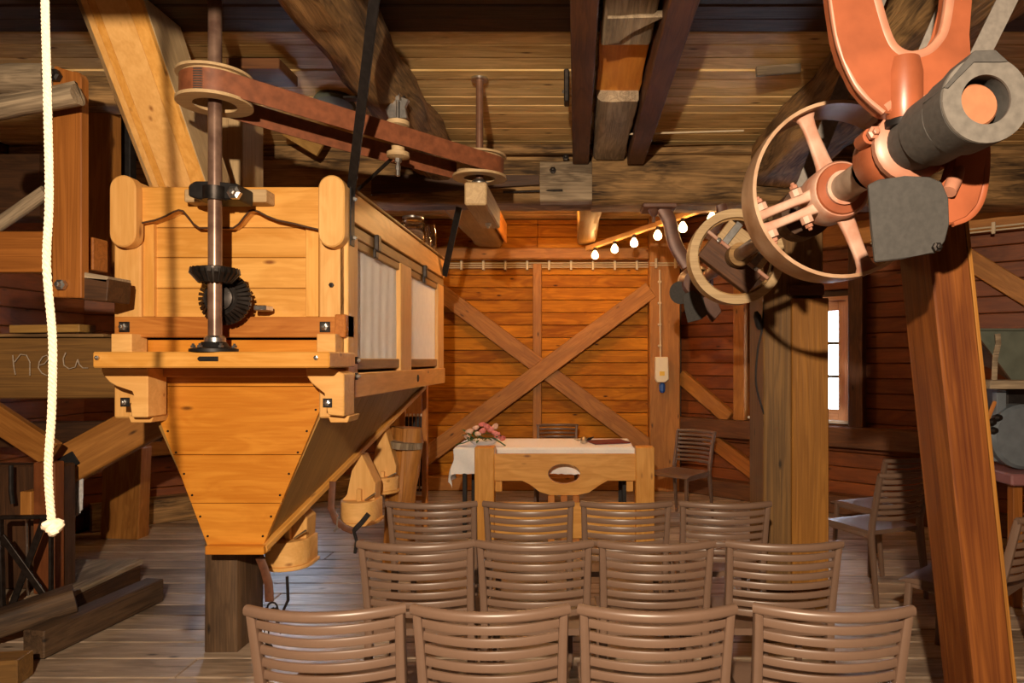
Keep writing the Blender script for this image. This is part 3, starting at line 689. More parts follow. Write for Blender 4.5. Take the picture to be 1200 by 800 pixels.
bm_ = [(SX-.012+.002, ), ]
for i in range(9): box('lacing_clip', SX-.016, SX+.022, cl.y-.003, cl.y+.004, c1.z-.045+i*.0105, c1.z-.040+i*.0105, M_steel, belt, 0)
s2 = thing('shaft', 'brown painted drive shaft dropping from the ceiling to the second pulley', 'shaft', (c2.x, c2.y, H))
lathe('rod', [(.022, 0), (.022, H-2.52)], (c2.x, c2.y, 2.52), (0, 0, 1), M_brownpaint, s2, 16)
lathe('collar', [(.05, 0), (.05, .012)], (c2.x, c2.y, H-.013), (0, 0, 1), M_steel, s2, 18)
lathe('bearing', [(.05, 0), (.05, .03), (.03, .05)], (c2.x, c2.y-.01, 2.505), (0, 0, 1), M_steel, s2, 18)
hb = thing('hanging_block', 'pale square wooden block hanging below the far belt pulley', 'block', P(565, 260, 4.0))
bar('block', V((-.567, 3.85, 2.441)), V((-.567, 4.54, 2.441)), .125, .13, M_ply, hb, (0, 0, 1), .008)
bolt(V((-.56, 4.35, 2.376)), (0, 0, -1), M_steel, hb, .02)
# tensioner
tc = c1.lerp(c2, .60)+nn*(PR-.06)+V((0, 0, -.005))
tn = thing('belt_tensioner', 'small belt tensioner with two pale round rollers behind the belt', 'tensioner', tc)
for dz in (.062, -.10): lathe('roller_flange', [(.035, 0), (.058, .008), (.058, .03), (.035, .038)], tc+V((0, 0, dz)), (0, 0, 1), M_ply, tn, 24)
lathe('roller', [(.034, -.065), (.034, .065)], tc, (0, 0, 1), M_ply, tn, 20)
lathe('spindle', [(.011, -.19), (.011, .30)], tc, (0, 0, 1), M_steel, tn, 10)
for dz, r in ((-.12, .018), (-.16, .014), (.20, .018)): lathe('nut', [(r, 0), (r, .022)], tc+V((0, 0, dz)), (0, 0, 1), M_steel, tn, 6)
prism('casting', [[tc+V(q) for q in ((-.05, 0, .11), (.05, 0, .11), (.03, 0, .17), (.055, 0, .21), (.0, 0, .23), (-.03, 0, .19), (-.07, 0, .16))]], (0, .03, 0), (1, 0, 0), M_steel, tn, .004)
bar('bracket_arm', tc+V((-.05, .02, .14)), tc+V((-.02, .5, .37)), .03, .03, M_iron, tn)
bar('iron_plate', tc+V((-.30, .06, .235)), tc+V((.03, .06, .235)), .06, .012, M_iron, tn)
lathe('stay_rod', [(.010, 0), (.010, .50)], tc+V((-.02, .05, -.06)), (-.75, .45, -.45), M_iron, tn, 8)
# iron hanger straps
st = bar('iron_hanger_strap', P(441, -20, 2.62), P(411, 228, 3.36), .045, .012, M_ironblack, None, (0, 1, 0), .002)
tag(st, 'flat black iron strap slanting from the log joist to the hopper front', 'strap')
st = bar('iron_hanger_strap', P(538, 243, 5.35), V((HX1+.02, 5.66, 2.2)), .05, .012, M_ironblack, None, (0, 1, 0), .002)
tag(st, 'flat dark iron strap at the rear end of the hopper', 'strap')
# glass jars on the hopper
def jar(px, Y, r, h, lab, X=None):
    x = (px-CX)/F*Y; t = thing('glass_jar', lab, 'jar', (x, Y, 2.331))
    lathe('glass', [(.001, 0), (r, 0), (r, h*.8), (r*.85, h*.9), (r*.85, h), (r*.80, h), (r*.80, h*.88), (r*.93, h*.78), (r*.93, .006), (.001, .006)], (x, Y, 2.332), (0, 0, 1), M_glass, t, 20, False)
    return t
j = jar(484, 4.85, .085, .17, 'wide glass jar on the rear of the hopper lid'); lathe('lid', [(.074, .172), (.074, .185)], WM[j].translation+V((0, 0, 0)), (0, 0, 1), M_steel, j, 20)
jar(505, 5.42, .042, .24, 'tall narrow glass bottle standing at the rear hopper edge')
jar(499, 5.25, .045, .12, 'small glass tumbler between the jar and the bottle')

# ------------------------------------------------------------------ pale chute and duct
def chute():
    t = thing('wooden_chute', 'pale pine square chute slanting down into the hopper top', 'chute', P(210, 215, 3.5))
    b0, b1 = P(175, 219, 3.5), P(243, 219, 3.5); t0 = P(87, -6, 3.08); t1 = P(166, -6, 3.08)
    for a, b, m in ((0, .16, M_pine_pale), (.16, .28, M_pine), (.28, .74, M_pine_pale), (.74, 1, M_pine)):
        prism('front_board', [[b0.lerp(b1, a), b0.lerp(b1, b-.004), t0.lerp(t1, b-.004), t0.lerp(t1, a)]], (0, .02, -.004), (t0-b0), m, t, .001)
    q = V((0, .30, 0))
    prism('side_board', [[b1+V((.002, 0, 0)), b1+q+V((.002, 0, 0)), t1+q+V((.002, 0, 0)), t1+V((.002, 0, 0))]], (-.02, 0, 0), (t1-b1), M_ply, t, .001)
    prism('side_board', [[b0, b0+q, t0+q, t0]], (.02, 0, 0), (t0-b0), M_ply, t, .001)
    prism('back_board', [[b0+q, b1+q, t1+q, t0+q]], (0, -.02, 0), (t0-b0), M_ply, t, .001)
chute()
dk = thing('upright_duct', 'pale upright board duct behind the tall drive shaft', 'duct', P(250, 215, 4.2))
box('front_board', P(214, 0, 4.2).x, P(268, 0, 4.2).x, 4.2, 4.23, 2.34, H, M_ply, dk, .004)
box('edge_board', P(270, 0, 4.2).x, P(287, 0, 4.2).x, 4.17, 4.45, 2.34, H, M_ply, dk, .004)
tag(bar('pale_board', P(268, 52, 4.0), P(298, 84, 4.0), .12, .02, M_grey, None, (0, 1, 0)), 'short grey board slanting beside the upright duct', 'board')
tag(box('ceiling_board', P(286, 0, 3.9).x, P(345, 0, 3.9).x, 3.7, 3.95, 3.08, 3.14, M_beamred, None), 'brown board under the ceiling right of the duct', 'board')
tag(bar('pale_board', P(338, 148, 4.9), P(378, 172, 4.9), .16, .03, M_pine_brown, None, (0, 1, 0)), 'short yellowish board resting on the tie beam behind the belt', 'board')
pl = thing('ceiling_lamp', 'round pale lamp behind the belt near the log joist', 'lamp', P(395, 130, 4.3))
lathe('lamp_body', [(.001, .05), (.11, .04), (.13, 0), (.12, -.02), (.001, -.03)], P(392, 122, 4.3), (0, .2, 1), M_ash, pl, 24, False)
prism('lamp_plate', [[P(332, 100, 4.35), P(388, 97, 4.35), P(392, 122, 4.35), P(345, 118, 4.35)]], (0, .02, 0), (1, 0, 0), M_ash, pl, .002)

# ------------------------------------------------------------------ left side timbers and machinery
def B(nm, lab, cat, a, b, w, h, mat, up=(0, 0, 1), fn=bar, **kw): return tag(fn(nm, a, b, w, h, mat, None, up=up, **kw), lab, cat)
hp = thing('hanging_plank', 'orange upright plank with bolts at both ends, beside the rope', 'plank', P(78, 348, 3.0))
prism('plank', [[P(61, 84, 3.0), P(64, 76, 3.0), P(72, 80, 3.0), P(82, 84, 3.0), P(92, 84, 3.0), P(95, 90, 3.0), P(95, 349, 3.0), P(61, 348, 3.0)]], (0, .05, 0), (0, 0, 1), M_post, hp, .004)
bolt(P(67, 90, 3.0), (0, -1, 0), M_iron, hp, .028); bolt(P(74, 334, 3.0), (0, -1, 0), M_steel, hp, .024)
B('round_pole', 'pale worn pole end crossing the upper orange plank', 'pole', P(-40, 133, 2.9), P(91, 110, 2.9), .09, .10, M_grey, fn=hewn, amp=.008, wane=.5)
B('old_beam', 'weathered grey beam behind the pale pole, far left', 'beam', P(-60, 98, 3.4), P(66, 96, 3.4), .2, .13, M_grey, fn=hewn, amp=.02, wane=.3)
B('old_beam', 'short rough beam between orange plank and pale chute', 'beam', P(94, 110, 3.6), P(150, 111, 3.6), .2, .16, M_old, fn=hewn, amp=.015, wane=.3)
B('old_beam', 'dark diagonal log under the ceiling behind the chute', 'beam', P(60, 62, 4.3), P(330, 100, 4.9), .25, .22, M_darkold, fn=hewn, amp=.02, wane=.3)
B('upright_board', 'brown upright board right of the orange plank', 'board', P(118, 332, 3.7), P(118, 132, 3.7), .16, .10, M_brace, (0, 1, 0))
B('upright_board', 'narrow dark upright board behind the chute foot', 'board', P(146, 340, 3.9), P(146, 90, 3.9), .10, .06, M_ironblack, (0, 1, 0))
B('horizontal_board', 'orange horizontal board at the far left behind the rope', 'board', P(-60, 296, 3.2), P(60, 296, 3.2), .06, .19, M_post)
B('wood_block', 'small orange block right of the orange plank', 'block', P(95, 299, 3.15), P(118, 299, 3.15), .10, .15, M_post)
B('ledge_board', 'dark ledge board with pale top beside the orange plank', 'board', P(95, 338, 3.1), P(140, 342, 3.1), .16, .10, M_darkold)
B('ledge_board', 'pale thin board on the dark ledge', 'board', P(95, 322, 3.1), P(140, 330, 3.1), .16, .03, M_grey)
B('weathered_pole', 'grey weathered pole slanting behind the rope', 'pole', P(-30, 282, 3.3), P(54, 224, 3.3), .05, .06, M_grey, fn=hewn, amp=.004, wane=.4)
B('old_beam', 'brown beam in the shade behind the rope', 'beam', P(-60, 222, 4.6), P(60, 222, 4.6), .2, .42, M_darkold, fn=hewn, amp=.01, wane=.1)
hewn_b = thing('chalked_beam', 'heavy dark beam with faint chalk letters neu behind the rope', 'beam', P(60, 465, 3.9))
hewn('timber', P(-70, 431, 4.0), P(205, 431, 4.0), .22, .345, M_postbrown, hewn_b, .004, .05)
box('top_board', P(-70, 0, 4.0).x, P(140, 0, 4.0).x, 3.86, 4.15, 1.632, 1.65, M_old, hewn_b, .004)
ch = lambda pts: tube('chalk_stroke', [P(a, b, 3.872) for a, b in pts], .0032, M_chalk, hewn_b, 5, up=(0, 1, 0))
ch([(15, 416), (16, 428), (18, 439)]); ch([(17, 424), (24, 415), (31, 416), (35, 424), (35, 440)])
ch([(45, 428), (52, 426), (57, 420), (55, 416), (50, 418), (46, 424), (45, 431), (49, 437), (55, 440)])
ch([(77, 413), (74, 420), (75, 428), (81, 432), (88, 430), (91, 421)]); ch([(91, 421), (93, 427), (97, 431), (103, 431)])
B('loose_board', 'short yellow board lying on top of the chalked beam', 'board', P(22, 386, 3.95), P(103, 385, 3.95), .14, .045, M_pine_brown)
B('old_beam', 'dark cross rail in the machine frame above the mortised timber', 'beam', P(-60, 510, 4.9), P(180, 505, 4.9), .2, .16, M_darkold, fn=hewn, amp=.01, wane=.1)
B('diagonal_board', 'worn board slanting down behind the rope', 'board', P(-20, 478, 4.0), P(62, 532, 4.0), .05, .15, M_brace)
mt = thing('mortised_timber', 'sloping timber with a square mortise, below the chalked beam', 'beam', P(130, 520, 4.3))
m0, m1 = P(66, 553, 4.3), P(190, 485, 4.4)
hewn('timber', m0, m1, .18, .24, M_brace, mt, .006, .1)
mc = m0.lerp(m1, .22); dd = (m1-m0).normalized()
bar('mortise', mc-dd*.05+V((0, -.097, .0)), mc+dd*.05+V((0, -.097, 0)), .01, .09, M_ironblack, mt)
B('support_post', 'wide brown post with sloping top behind the mortised timber', 'post', P(146, 629, 5.8), P(150, 523, 5.8), .32, .14, M_brace, (0, 1, 0))
rg = thing('rag', 'white and grey rag hanging behind the mortised timber', 'cloth', P(84, 600, 4.5))
for i in range(14):
    x = 76+i*1.55; tube('fringe', [P(x, 540, 4.3), P(x+random.uniform(-1, 1), 580, 4.28+.02*math.sin(i)), P(x+random.uniform(-1.5, 1), 611-i*1.1+random.uniform(-3, 3), 4.28)], .011, M_rag, rg, 6, up=(0, 1, 0))
# dark machine cabinet and its iron cross stand
cab = thing('machine_cabinet', 'dark red-brown machine case behind the iron cross stand', 'machine', P(36, 705, 4.1))
box('case', P(-60, 0, 4.0).x, P(72, 0, 4.0).x, 4.0, 4.12, .157, P(0, 545, 4.0).z, M_darkold, cab, .01)
box('post', P(48, 0, 3.98).x, P(73, 0, 3.98).x, 3.92, 3.999, .157, P(0, 540, 3.98).z, M_walldark, cab, .006)
box('wood_bracket', P(23, 0, 3.9).x, P(36, 0, 3.9).x, 3.9, 3.99, P(0, 604, 3.9).z, P(0, 576, 3.9).z, M_brace, cab, .004)
tube('hook_rod', [P(13, 545, 3.9), P(13, 575, 3.9), P(15, 590, 3.9)], .012, M_ironblack, cab, 8, up=(0, 1, 0))
tube('hook_rod', [P(31, 605, 3.9), P(33, 705, 3.9)], .006, M_steel, cab, 6, up=(0, 1, 0))
cs = thing('iron_cross_stand', 'iron stand with crossed flat bars, at the left edge', 'stand', P(30, 725, 3.7))
for a, b in (((2, 628), (62, 712)), ((53, 606), (8, 725))): bar('cross_bar', P(*a, 3.7 if a[0] < 10 else 3.72), P(*b, 3.7 if a[0] < 10 else 3.72), .012, .035, M_iron, cs, (0, 0, 1), .002)
bar('top_bar', P(0, 606, 3.73), P(62, 605, 3.73), .03, .02, M_iron, cs)
bar('upright', P(1, 606, 3.74), P(4, 730, 3.74), .012, .03, M_iron, cs, (0, 1, 0), .002)
bar('upright', P(60, 606, 3.74), P(60, 725, 3.74), .012, .03, M_iron, cs, (0, 1, 0), .002)
# floor timbers
ps = thing('platform_scale', 'low worn timber platform beside the machine case', 'platform', (-3.3, 4.3, 0))
box('deck', -3.95, -2.93, 3.85, 4.62, .12, .155, M_grey, ps, .006, 1)
box('edge_beam', -3.02, -2.93, 3.86, 4.60, .0, .12, M_darkold, ps, .008)
box('edge_beam', -3.95, -3.03, 4.52, 4.6, .0, .12, M_darkold, ps, .008)
B('floor_timber', 'square brown floor timber with pale cut end beside the platform', 'beam', V((-2.72, 3.42, .075)), V((-2.62, 4.25, .075)), .12, .14, M_postdark, bev=.006)
B('floor_timber', 'rough skid timber under the iron cross stand', 'beam', P(-40, 742, 3.45), P(88, 700, 3.72), .16, .12, M_postdark, fn=hewn, amp=.01, wane=.2)
B('floor_timber', 'small orange block end at the lower left corner', 'block', V((-3.1, 3.12, .06)), V((-2.58, 3.2, .06)), .12, .12, M_postbrown)
B('stone_chip', 'flat pale chip lying on the floor behind the platform', 'stone', P(155, 686, 4.25), P(176, 686, 4.25), .10, .015, M_ash)
# rope
rpts = [(50, -480), (52, -120), (53, 0), (56, 120), (58, 230), (55, 300), (57, 340), (62, 400), (61, 480), (57, 550), (61, 612)]
rp = thing('rope', 'thick cream rope hanging down at the far left, knotted at its end', 'rope', P(62, 620, 1.6))
def smooth(pts, n=6):
    out = []
    for i in range(len(pts)-1):
        p = [V(pts[max(i-1, 0)]), V(pts[i]), V(pts[i+1]), V(pts[min(i+2, len(pts)-1)])]
        for j in range(n):
            t = j/n; out.append(.5*((2*p[1])+(-p[0]+p[2])*t+(2*p[0]-5*p[1]+4*p[2]-p[3])*t*t+(-p[0]+3*p[1]-3*p[2]+p[3])*t**3))
    return out+[V(pts[-1])]
rw = smooth([P(a, max(b, -400), 1.6) for a, b in rpts], 10)
for s in range(3):
    pts = []; L = 0
    dens = []
    for i in range(len(rw)-1):
        m = max(1, int((rw[i+1]-rw[i]).length/.004))
        for j in range(m): dens.append(rw[i].lerp(rw[i+1], j/m))
    for i, p in enumerate(dens): a = i*.9+s*2*PI/3; pts.append(p+V((.0040*math.cos(a), .0040*math.sin(a), 0)))
    sweep('strand', pts, circ(.0055, 5), M_rope, rp, up=(0, 1, 0))
kc = P(62, 618, 1.6)
tube('knot', [kc+V((.013*math.cos(a), .011*math.sin(a*2), .012*math.sin(a))) for a in [2*PI*i/16 for i in range(16)]], .009, M_rope, rp, 8, closed=True)
lathe('knot', [(.001, -.016), (.013, -.01), (.015, 0), (.011, .012), (.001, .016)], kc, (0, .2, 1), M_rope, rp, 12, False)

# ------------------------------------------------------------------ line shaft and pulleys, right
LX, LZ = .90, 2.08
ls = thing('line_shaft', 'long steel line shaft running back overhead through the wheels', 'shaft', (LX, 3.5, LZ))
lathe('shaft', [(.038, 0), (.038, 4.1)], (LX, 1.62, LZ), (0, 1, 0), M_shaft, ls, 22)
lathe('shaft_end', [(.045, 0), (.050, .006), (.050, .06)], (LX+.012, 1.552, LZ), (0, 1, 0), M_orangeend, ls, 28)
lathe('collar', [(.046, 0), (.046, .24)], (LX, 2.06, LZ), (0, 1, 0), M_wornbeige, ls, 24)
WY = 2.36; WR = .302
wl = thing('spoked_pulley', 'large iron belt wheel with faded red spokes, upper right', 'wheel', (LX, WY, LZ))
lathe('rim', [(WR, -.08), (WR+.004, 0), (WR, .08), (WR-.012, .08), (WR-.009, 0), (WR-.012, -.08)], (LX, WY+.03, LZ), (0, 1, 0), M_rim, wl, 64, ring=True)
lathe('hub', [(.092, -.05), (.098, -.04), (.098, .10), (.039, .10), (.039, -.05)], (LX, WY, LZ), (0, 1, 0), M_pinkrust, wl, 32, ring=True)
lathe('hub_face', [(.088, -.004), (.084, -.012), (.058, -.012), (.058, -.004)], (LX, WY-.047, LZ), (0, 1, 0), M_red, wl, 32, ring=True)
lathe('hub_boss', [(.058, -.018), (.058, 0), (.038, 0), (.038, -.018)], (LX, WY-.055, LZ), (0, 1, 0), M_pinkrust, wl, 24, ring=True)
def spoke(ang, parent, r0=.08, r1=.298, w0=.036, w1=.026, oy=0):
    ca, sa = math.cos(ang), math.sin(ang); pts = [V((LX+ca*r, WY+.01+oy, LZ+sa*r)) for r in [r0+(r1-r0)*i/8 for i in range(9)]]
    sc = [1.35, 1.1, 1.0, .95, .9, .88, .9, 1.05, 1.7]
    return sweep('spoke', pts, rrect(w0*1.5, .026, .011, 3), M_pinkrust, parent, up=(0, 1, 0), scales=sc)
for a in (112, -68): spoke(math.radians(a), wl)
for a in (202, 22):
    for off in (-.024, .024):
        ca, sa = math.cos(math.radians(a)), math.sin(math.radians(a))
        p0 = V((LX+ca*.08-sa*off, WY+.01, LZ+sa*.08+ca*off)); p1 = V((LX+ca*.297-sa*off, WY+.01, LZ+sa*.297+ca*off))
        sweep('spoke', [p0.lerp(p1, i/6) for i in range(7)], rrect(.034, .05, .010, 3), M_pinkrust, wl, up=(0, 1, 0), scales=[1.2, 1, .9, .88, .9, 1, 1.35])
    for rr in (.13, .26):
        for off in (-.05, .05):
            c = V((LX+ca*rr-sa*off, WY+.0, LZ+sa*rr+ca*off)); dv = V((-sa, 0, ca))*(1 if off > 0 else -1)
            lathe('lug', [(.022, -.012), (.022, .012)], c, dv, M_pinkrust, wl, 8)
            bolt(c+dv*.012, dv, M_redlight, wl, .014)
# red hanger
HYr = 1.78
def hz(a, b, Y=HYr): return P(a, b, Y)
hg = thing('shaft_hanger', 'orange-red cast iron drop hanger holding the shaft, top right', 'hanger', P(1060, -300, HYr+.05))
left = [(935, -320), (950, -180), (968, -60), (975, 0), (981, 40), (989, 68), (1003, 98), (1018, 116), (1036, 131), (1060, 135), (1085, 131), (1100, 128), (1110, 140), (1118, 158), (1124, 185), (1118, 205), (1100, 222), (1080, 228), (1082, 256), (1098, 262), (1116, 263), (1134, 255), (1147, 240), (1154, 215), (1156, 180), (1153, 140), (1147, 110), (1136, 85), (1136, 40), (1139, 0), (1146, -60), (1165, -180), (1185, -320)]
inner = [(1145, -320), (1130, -180), (1118, -60), (1112, 0), (1106, 35), (1098, 50), (1088, 60), (1076, 65), (1063, 66), (1050, 60), (1041, 48), (1032, 22), (1022, -15), (1010, -60), (998, -180), (980, -320)]
prism('casting', [[hz(a, b) for a, b in left+inner]], (0, .055, 0), (0, 0, 1), M_red, hg, .006)
ridge = lambda pts, r, m=M_redlight: sweep('ridge', smooth([hz(a, b, HYr+.01) for a, b in pts], 4), rrect(r*2.2, r*2, r*.7), m, hg, up=(0, 1, 0))
ridge(left[:9], .009); ridge(inner, .012); ridge([(1153, 140), (1156, 180), (1154, 215), (1147, 240), (1134, 255), (1116, 262)], .008, M_red)
lathe('boss', [(.04, 0), (.048, .03), (.048, .12), (.04, .16)], hz(1063, 138, HYr+.0)+V((0, .02, 0)), (0, 0, 1), M_red, hg, 20)
ridge([(1036, 128), (1048, 121), (1070, 118), (1100, 117)], .012)
lathe('adjusting_screw', [(.05, 0), (.05, .02), (.03, .025), (.03, .05)], hz(1060, 150, HYr+.03), (0, 0, 1), M_ironblack, hg, 18)
bg_ = thing('shaft_bearing', 'red ball bearing housing around the shaft behind the rubber sleeve', 'bearing', (LX, 1.95, LZ-.1))
lathe('housing', [(.075, 0), (.095, .02), (.105, .07), (.095, .14), (.06, .17)], (LX, 1.85, LZ), (0, 1, 0), M_red, bg_, 26)
lathe('gland', [(.085, -.03), (.10, -.02), (.10, 0), (.085, .01)], (LX, 1.85, LZ), (0, 1, 0), M_redlight, bg_, 26)
lathe('gland', [(.045, 0), (.045, .08), (.06, .08)], (LX, 2.0, LZ), (0, 1, 0), M_red, bg_, 20)
for a in (165, -20): lathe('ear', [(.022, -.02), (.022, .04)], (LX+.105*math.cos(math.radians(a)), 1.87, LZ+.105*math.sin(math.radians(a))), (0, 1, 0), M_red, bg_, 12)
bar('cap', (LX-.06, 1.94, LZ+.095), (LX+.06, 1.94, LZ+.095), .11, .05, M_red, bg_, (0, 0, 1), .015)
bolt((LX-.1, 1.845, LZ+.03), (0, -1, 0), M_redlight, bg_, .018)
sl = thing('rubber_sleeve', 'stepped grey rubber sleeve with open end around the shaft tip', 'sleeve', (LX, 1.7, LZ-.09))
lathe('sleeve', [(.070, 0), (.075, .005), (.075, .09), (.070, .09)], (LX+.004, 1.735, LZ), (0, 1, 0), M_rubber, sl, 36)
lathe('sleeve', [(.084, 0), (.087, .004), (.087, .12), (.072, .12), (.072, 0)], (LX+.012, 1.625, LZ+.003), (0, 1, 0), M_rubber, sl, 36, ring=True)
lathe('sleeve', [(.096, .0), (.099, .004), (.096, .095), (.060, .095), (.057, .0)], (LX+.022, 1.54, LZ+.006), (0, 1, 0), M_rubber, sl, 40, ring=True)
lathe('end_ring', [(.098, -.003), (.099, .003), (.056, .003), (.056, -.003)], (LX+.022, 1.537, LZ+.006), (0, 1, 0), M_rubberlight, sl, 40, ring=True)
prism('lip', [[(LX+.022+r*math.cos(a), 1.53, LZ+.006+r*math.sin(a)) for r, a in [(.097, math.radians(60)), (.112, math.radians(80)), (.112, math.radians(105)), (.100, math.radians(165)), (.09, math.radians(165)), (.09, math.radians(110)), (.088, math.radians(70))]]], (0, .10, 0), (1, 0, 0), M_rubber, sl, .002)
fl = thing('rubber_flap', 'square grey rubber flap hanging below the shaft sleeve', 'flap', P(1065, 305, 1.72))
fo = [(1018, 216), (1030, 210), (1060, 206), (1090, 207), (1104, 213), (1112, 232), (1113, 262), (1108, 282), (1098, 296), (1075, 298), (1060, 303), (1026, 307), (1022, 268)]
prism('sheet', [[P(a, b, 1.72) for a, b in fo]], (0, .012, 0), (1, 0, 0), M_flap, fl, .003)
bolt(P(1096, 290, 1.72), (0, -1, 0), M_iron, fl, .012)
lathe('grip_pin', [(.018, 0), (.02, .05), (.014, .1)], P(1112, 225, 1.76), (.4, .3, .6), M_redlight, fl, 12)
# canvas belts hanging from above round the shaft
def strapbelt(lab, a, b, Y, w):
    t = tag(bar('canvas_belt', P(*a, Y), P(*b, Y), .006, w, M_canvas, None, (0, 0, 1), .001), lab, 'belt'); return t
strapbelt('grey canvas belt seen through the opening of the red hanger', (1170, -130), (1074, 92), 2.2, .062)
strapbelt('grey canvas belt right of the red hanger', (1210, -60), (1128, 106), 2.25, .065)
strapbelt('grey canvas belt passing behind the big wheel and left hanger arm', (1060, -80), (936, 235), 2.75, .065)
lathe('drum', [(.10, 0), (.10, .12), (.039, .12), (.039, 0)], (LX, 2.66, LZ), (0, 1, 0), M_darkold, None, 28, ring=True)
tag(col.objects[-1], 'dark wooden belt drum on the shaft behind the big wheel', 'drum')
# wooden pulley
PY = 3.87; PRr = .266
wpul = thing('wooden_pulley', 'wooden split pulley with plank web on the line shaft', 'wheel', (LX, PY, LZ))
lathe('rim', [(PRr, -.06), (PRr, .06), (PRr-.046, .06), (PRr-.046, -.06)], (LX, PY, LZ), (0, 1, 0), M_ply, wpul, 56, ring=True)
lathe('inner_ring', [(PRr-.046, -.03), (PRr-.046, .03), (PRr-.058, .03), (PRr-.058, -.03)], (LX, PY, LZ), (0, 1, 0), M_old, wpul, 56, ring=True)
a = math.radians(-38); ux = V((math.cos(a), 0, math.sin(a))); uz = V((-math.sin(a), 0, math.cos(a)))
cc = V((LX, PY, LZ))
def chord(o, w, th, y, mat, nm):
    r = PRr-.05; l0 = math.sqrt(max(0, r*r-(o+w/2)**2)) if abs(o+w/2) > abs(o-w/2) else math.sqrt(max(0, r*r-(o-w/2)**2))
    return bar(nm, cc+uz*o-ux*l0+V((0, y, 0)), cc+uz*o+ux*l0+V((0, y, 0)), th, w, mat, wpul, uz, .004)
chord(.085, .13, .07, 0, M_ply, 'web_plank'); chord(-.06, .13, .07, 0, M_beamred, 'web_plank'); chord(.012, .02, .10, -.005, M_pinkrust, 'clamp_bar')
bar('steel_strap', cc+uz*.16-ux*.10+V((0, -.045, 0)), cc+uz*.0-ux*.10+V((0, -.045, 0)), .04, .01, M_steel, wpul, (0, 1, 0), .002)
bar('steel_strap', cc+uz*.16+ux*.10+V((0, -.045, 0)), cc+uz*.0+ux*.10+V((0, -.045, 0)), .04, .01, M_steel, wpul, (0, 1, 0), .002)
for s in (-.13, .13): bolt(cc+ux*s+V((0, -.055, .01)), (0, -1, 0), M_steel, wpul, .014)
lathe('hub', [(.065, 0), (.065, .16), (.039, .16), (.039, 0)], cc+V((0, -.14, 0)), (0, 1, 0), M_old, wpul, 24, ring=True)
# far hanger
FY = 5.55
fh = thing('shaft_hanger', 'dark brown cast hanger arm below the tie beam beside the bulbs', 'hanger', P(770, 242, FY))
M_fh = flat('dark_red_brown_casting', (.15, .065, .04), .45, .2, .3, 14)
FY2 = 5.0
sweep('arm', smooth([P(a, b, FY2) for a, b in ((776, 244), (784, 258), (788, 276), (793, 290), (800, 302), (806, 312))], 4), rrect(.10, .07, .02), M_fh, fh, up=(0, 1, 0))
box('foot_plate', P(752, 0, FY2).x, P(792, 0, FY2).x, FY2-.08, FY2+.14, P(0, 246, FY2).z, P(0, 240, FY2).z, M_fh, fh, .008)
lathe('bolt_tip', [(.045, 0), (.03, -.03), (.012, -.05), (.012, -.09)][::-1], P(766, 246, FY2), (0, 0, 1), M_fh, fh, 14)
sweep('arm', smooth([P(a, b, FY2) for a, b in ((845, 240), (846, 250), (840, 262), (830, 280))], 4), rrect(.08, .06, .02), M_fh, fh, up=(0, 1, 0))
fbz = thing('shaft_bearing', 'dark far bearing with black rubber flap at the end of the shaft', 'bearing', P(806, 372, 5.2))
lathe('housing', [(.10, 0), (.13, .06), (.13, .16), (.09, .22)], (LX, 5.05, LZ), (0, 1, 0), M_fh, fbz, 24)
lathe('sleeve', [(.085, 0), (.085, .16)], P(797, 343, 5.1), (.5, 1, .25), M_rubber, fbz, 22)
prism('flap', [[P(a, b, 5.02) for a, b in ((800, 345), (812, 340), (824, 348), (829, 368), (822, 374), (806, 378), (802, 360))]], (0, .015, 0), (1, 0, 0), M_rubber, fbz, .003)
prism('guard', [[P(a, b, 5.1) for a, b in ((812, 318), (838, 345), (846, 365), (835, 378), (824, 362), (806, 340))]], (0, .06, 0), (1, 0, 0), M_fh, fbz, .006)

# posts
lp = thing('leaning_post', 'big leaning orange pine post at the right front', 'post', (1.37, 2.3, 0))
b0 = V((1.40, 2.31, 0.0)); b1 = V((1.185, 2.31, 2.05))
bar('timber', b0, b1, .125, .21, M_lean, lp, (0, 1, 0), .006)
bar('edge_strip', b0+V((.068, -.02, 0)), b1+V((.068, -.02, 0)), .012, .17, M_clad, lp, (0, 1, 0), .002)
mp = thing('square_post', 'thick square pine post in the middle right, clad with a board', 'post', (1.2, 4.02, 0))
Ym = 4.02
x0, xm, x1 = P(895, 0, Ym).x, P(928, 0, Ym-.03).x, P(971, 0, Ym-.03).x
box('timber', x0, x1-.02, Ym, Ym+.33, 0, 2.42, M_postbrown, mp, .008)
box('cladding_board', xm, x1, Ym-.035, Ym-.001, 0, P(0, 349, Ym-.03).z, M_clad, mp, .005)
box('cap_block', xm-.02, x1-.03, Ym-.05, Ym-.001, P(0, 346, Ym-.03).z, P(0, 334, Ym-.03).z, M_beamred, mp, .005)
lampcord = thing('light_cable', 'black cord with a switch hanging between the wooden pulley and square post', 'cord', P(890, 470, 3.7))
tube('cord', smooth([P(a, b, 4.03) for a, b in ((896, 345), (893, 385), (888, 410), (886, 450), (896, 487))], 5), .006, M_ironblack, lampcord, 6, up=(0, 1, 0))
lathe('switch', [(.012, 0), (.022, .02), (.024, .08), (.010, .11)], P(891, 386, 4.03), (-.25, 0, 1), M_ironblack, lampcord, 12)

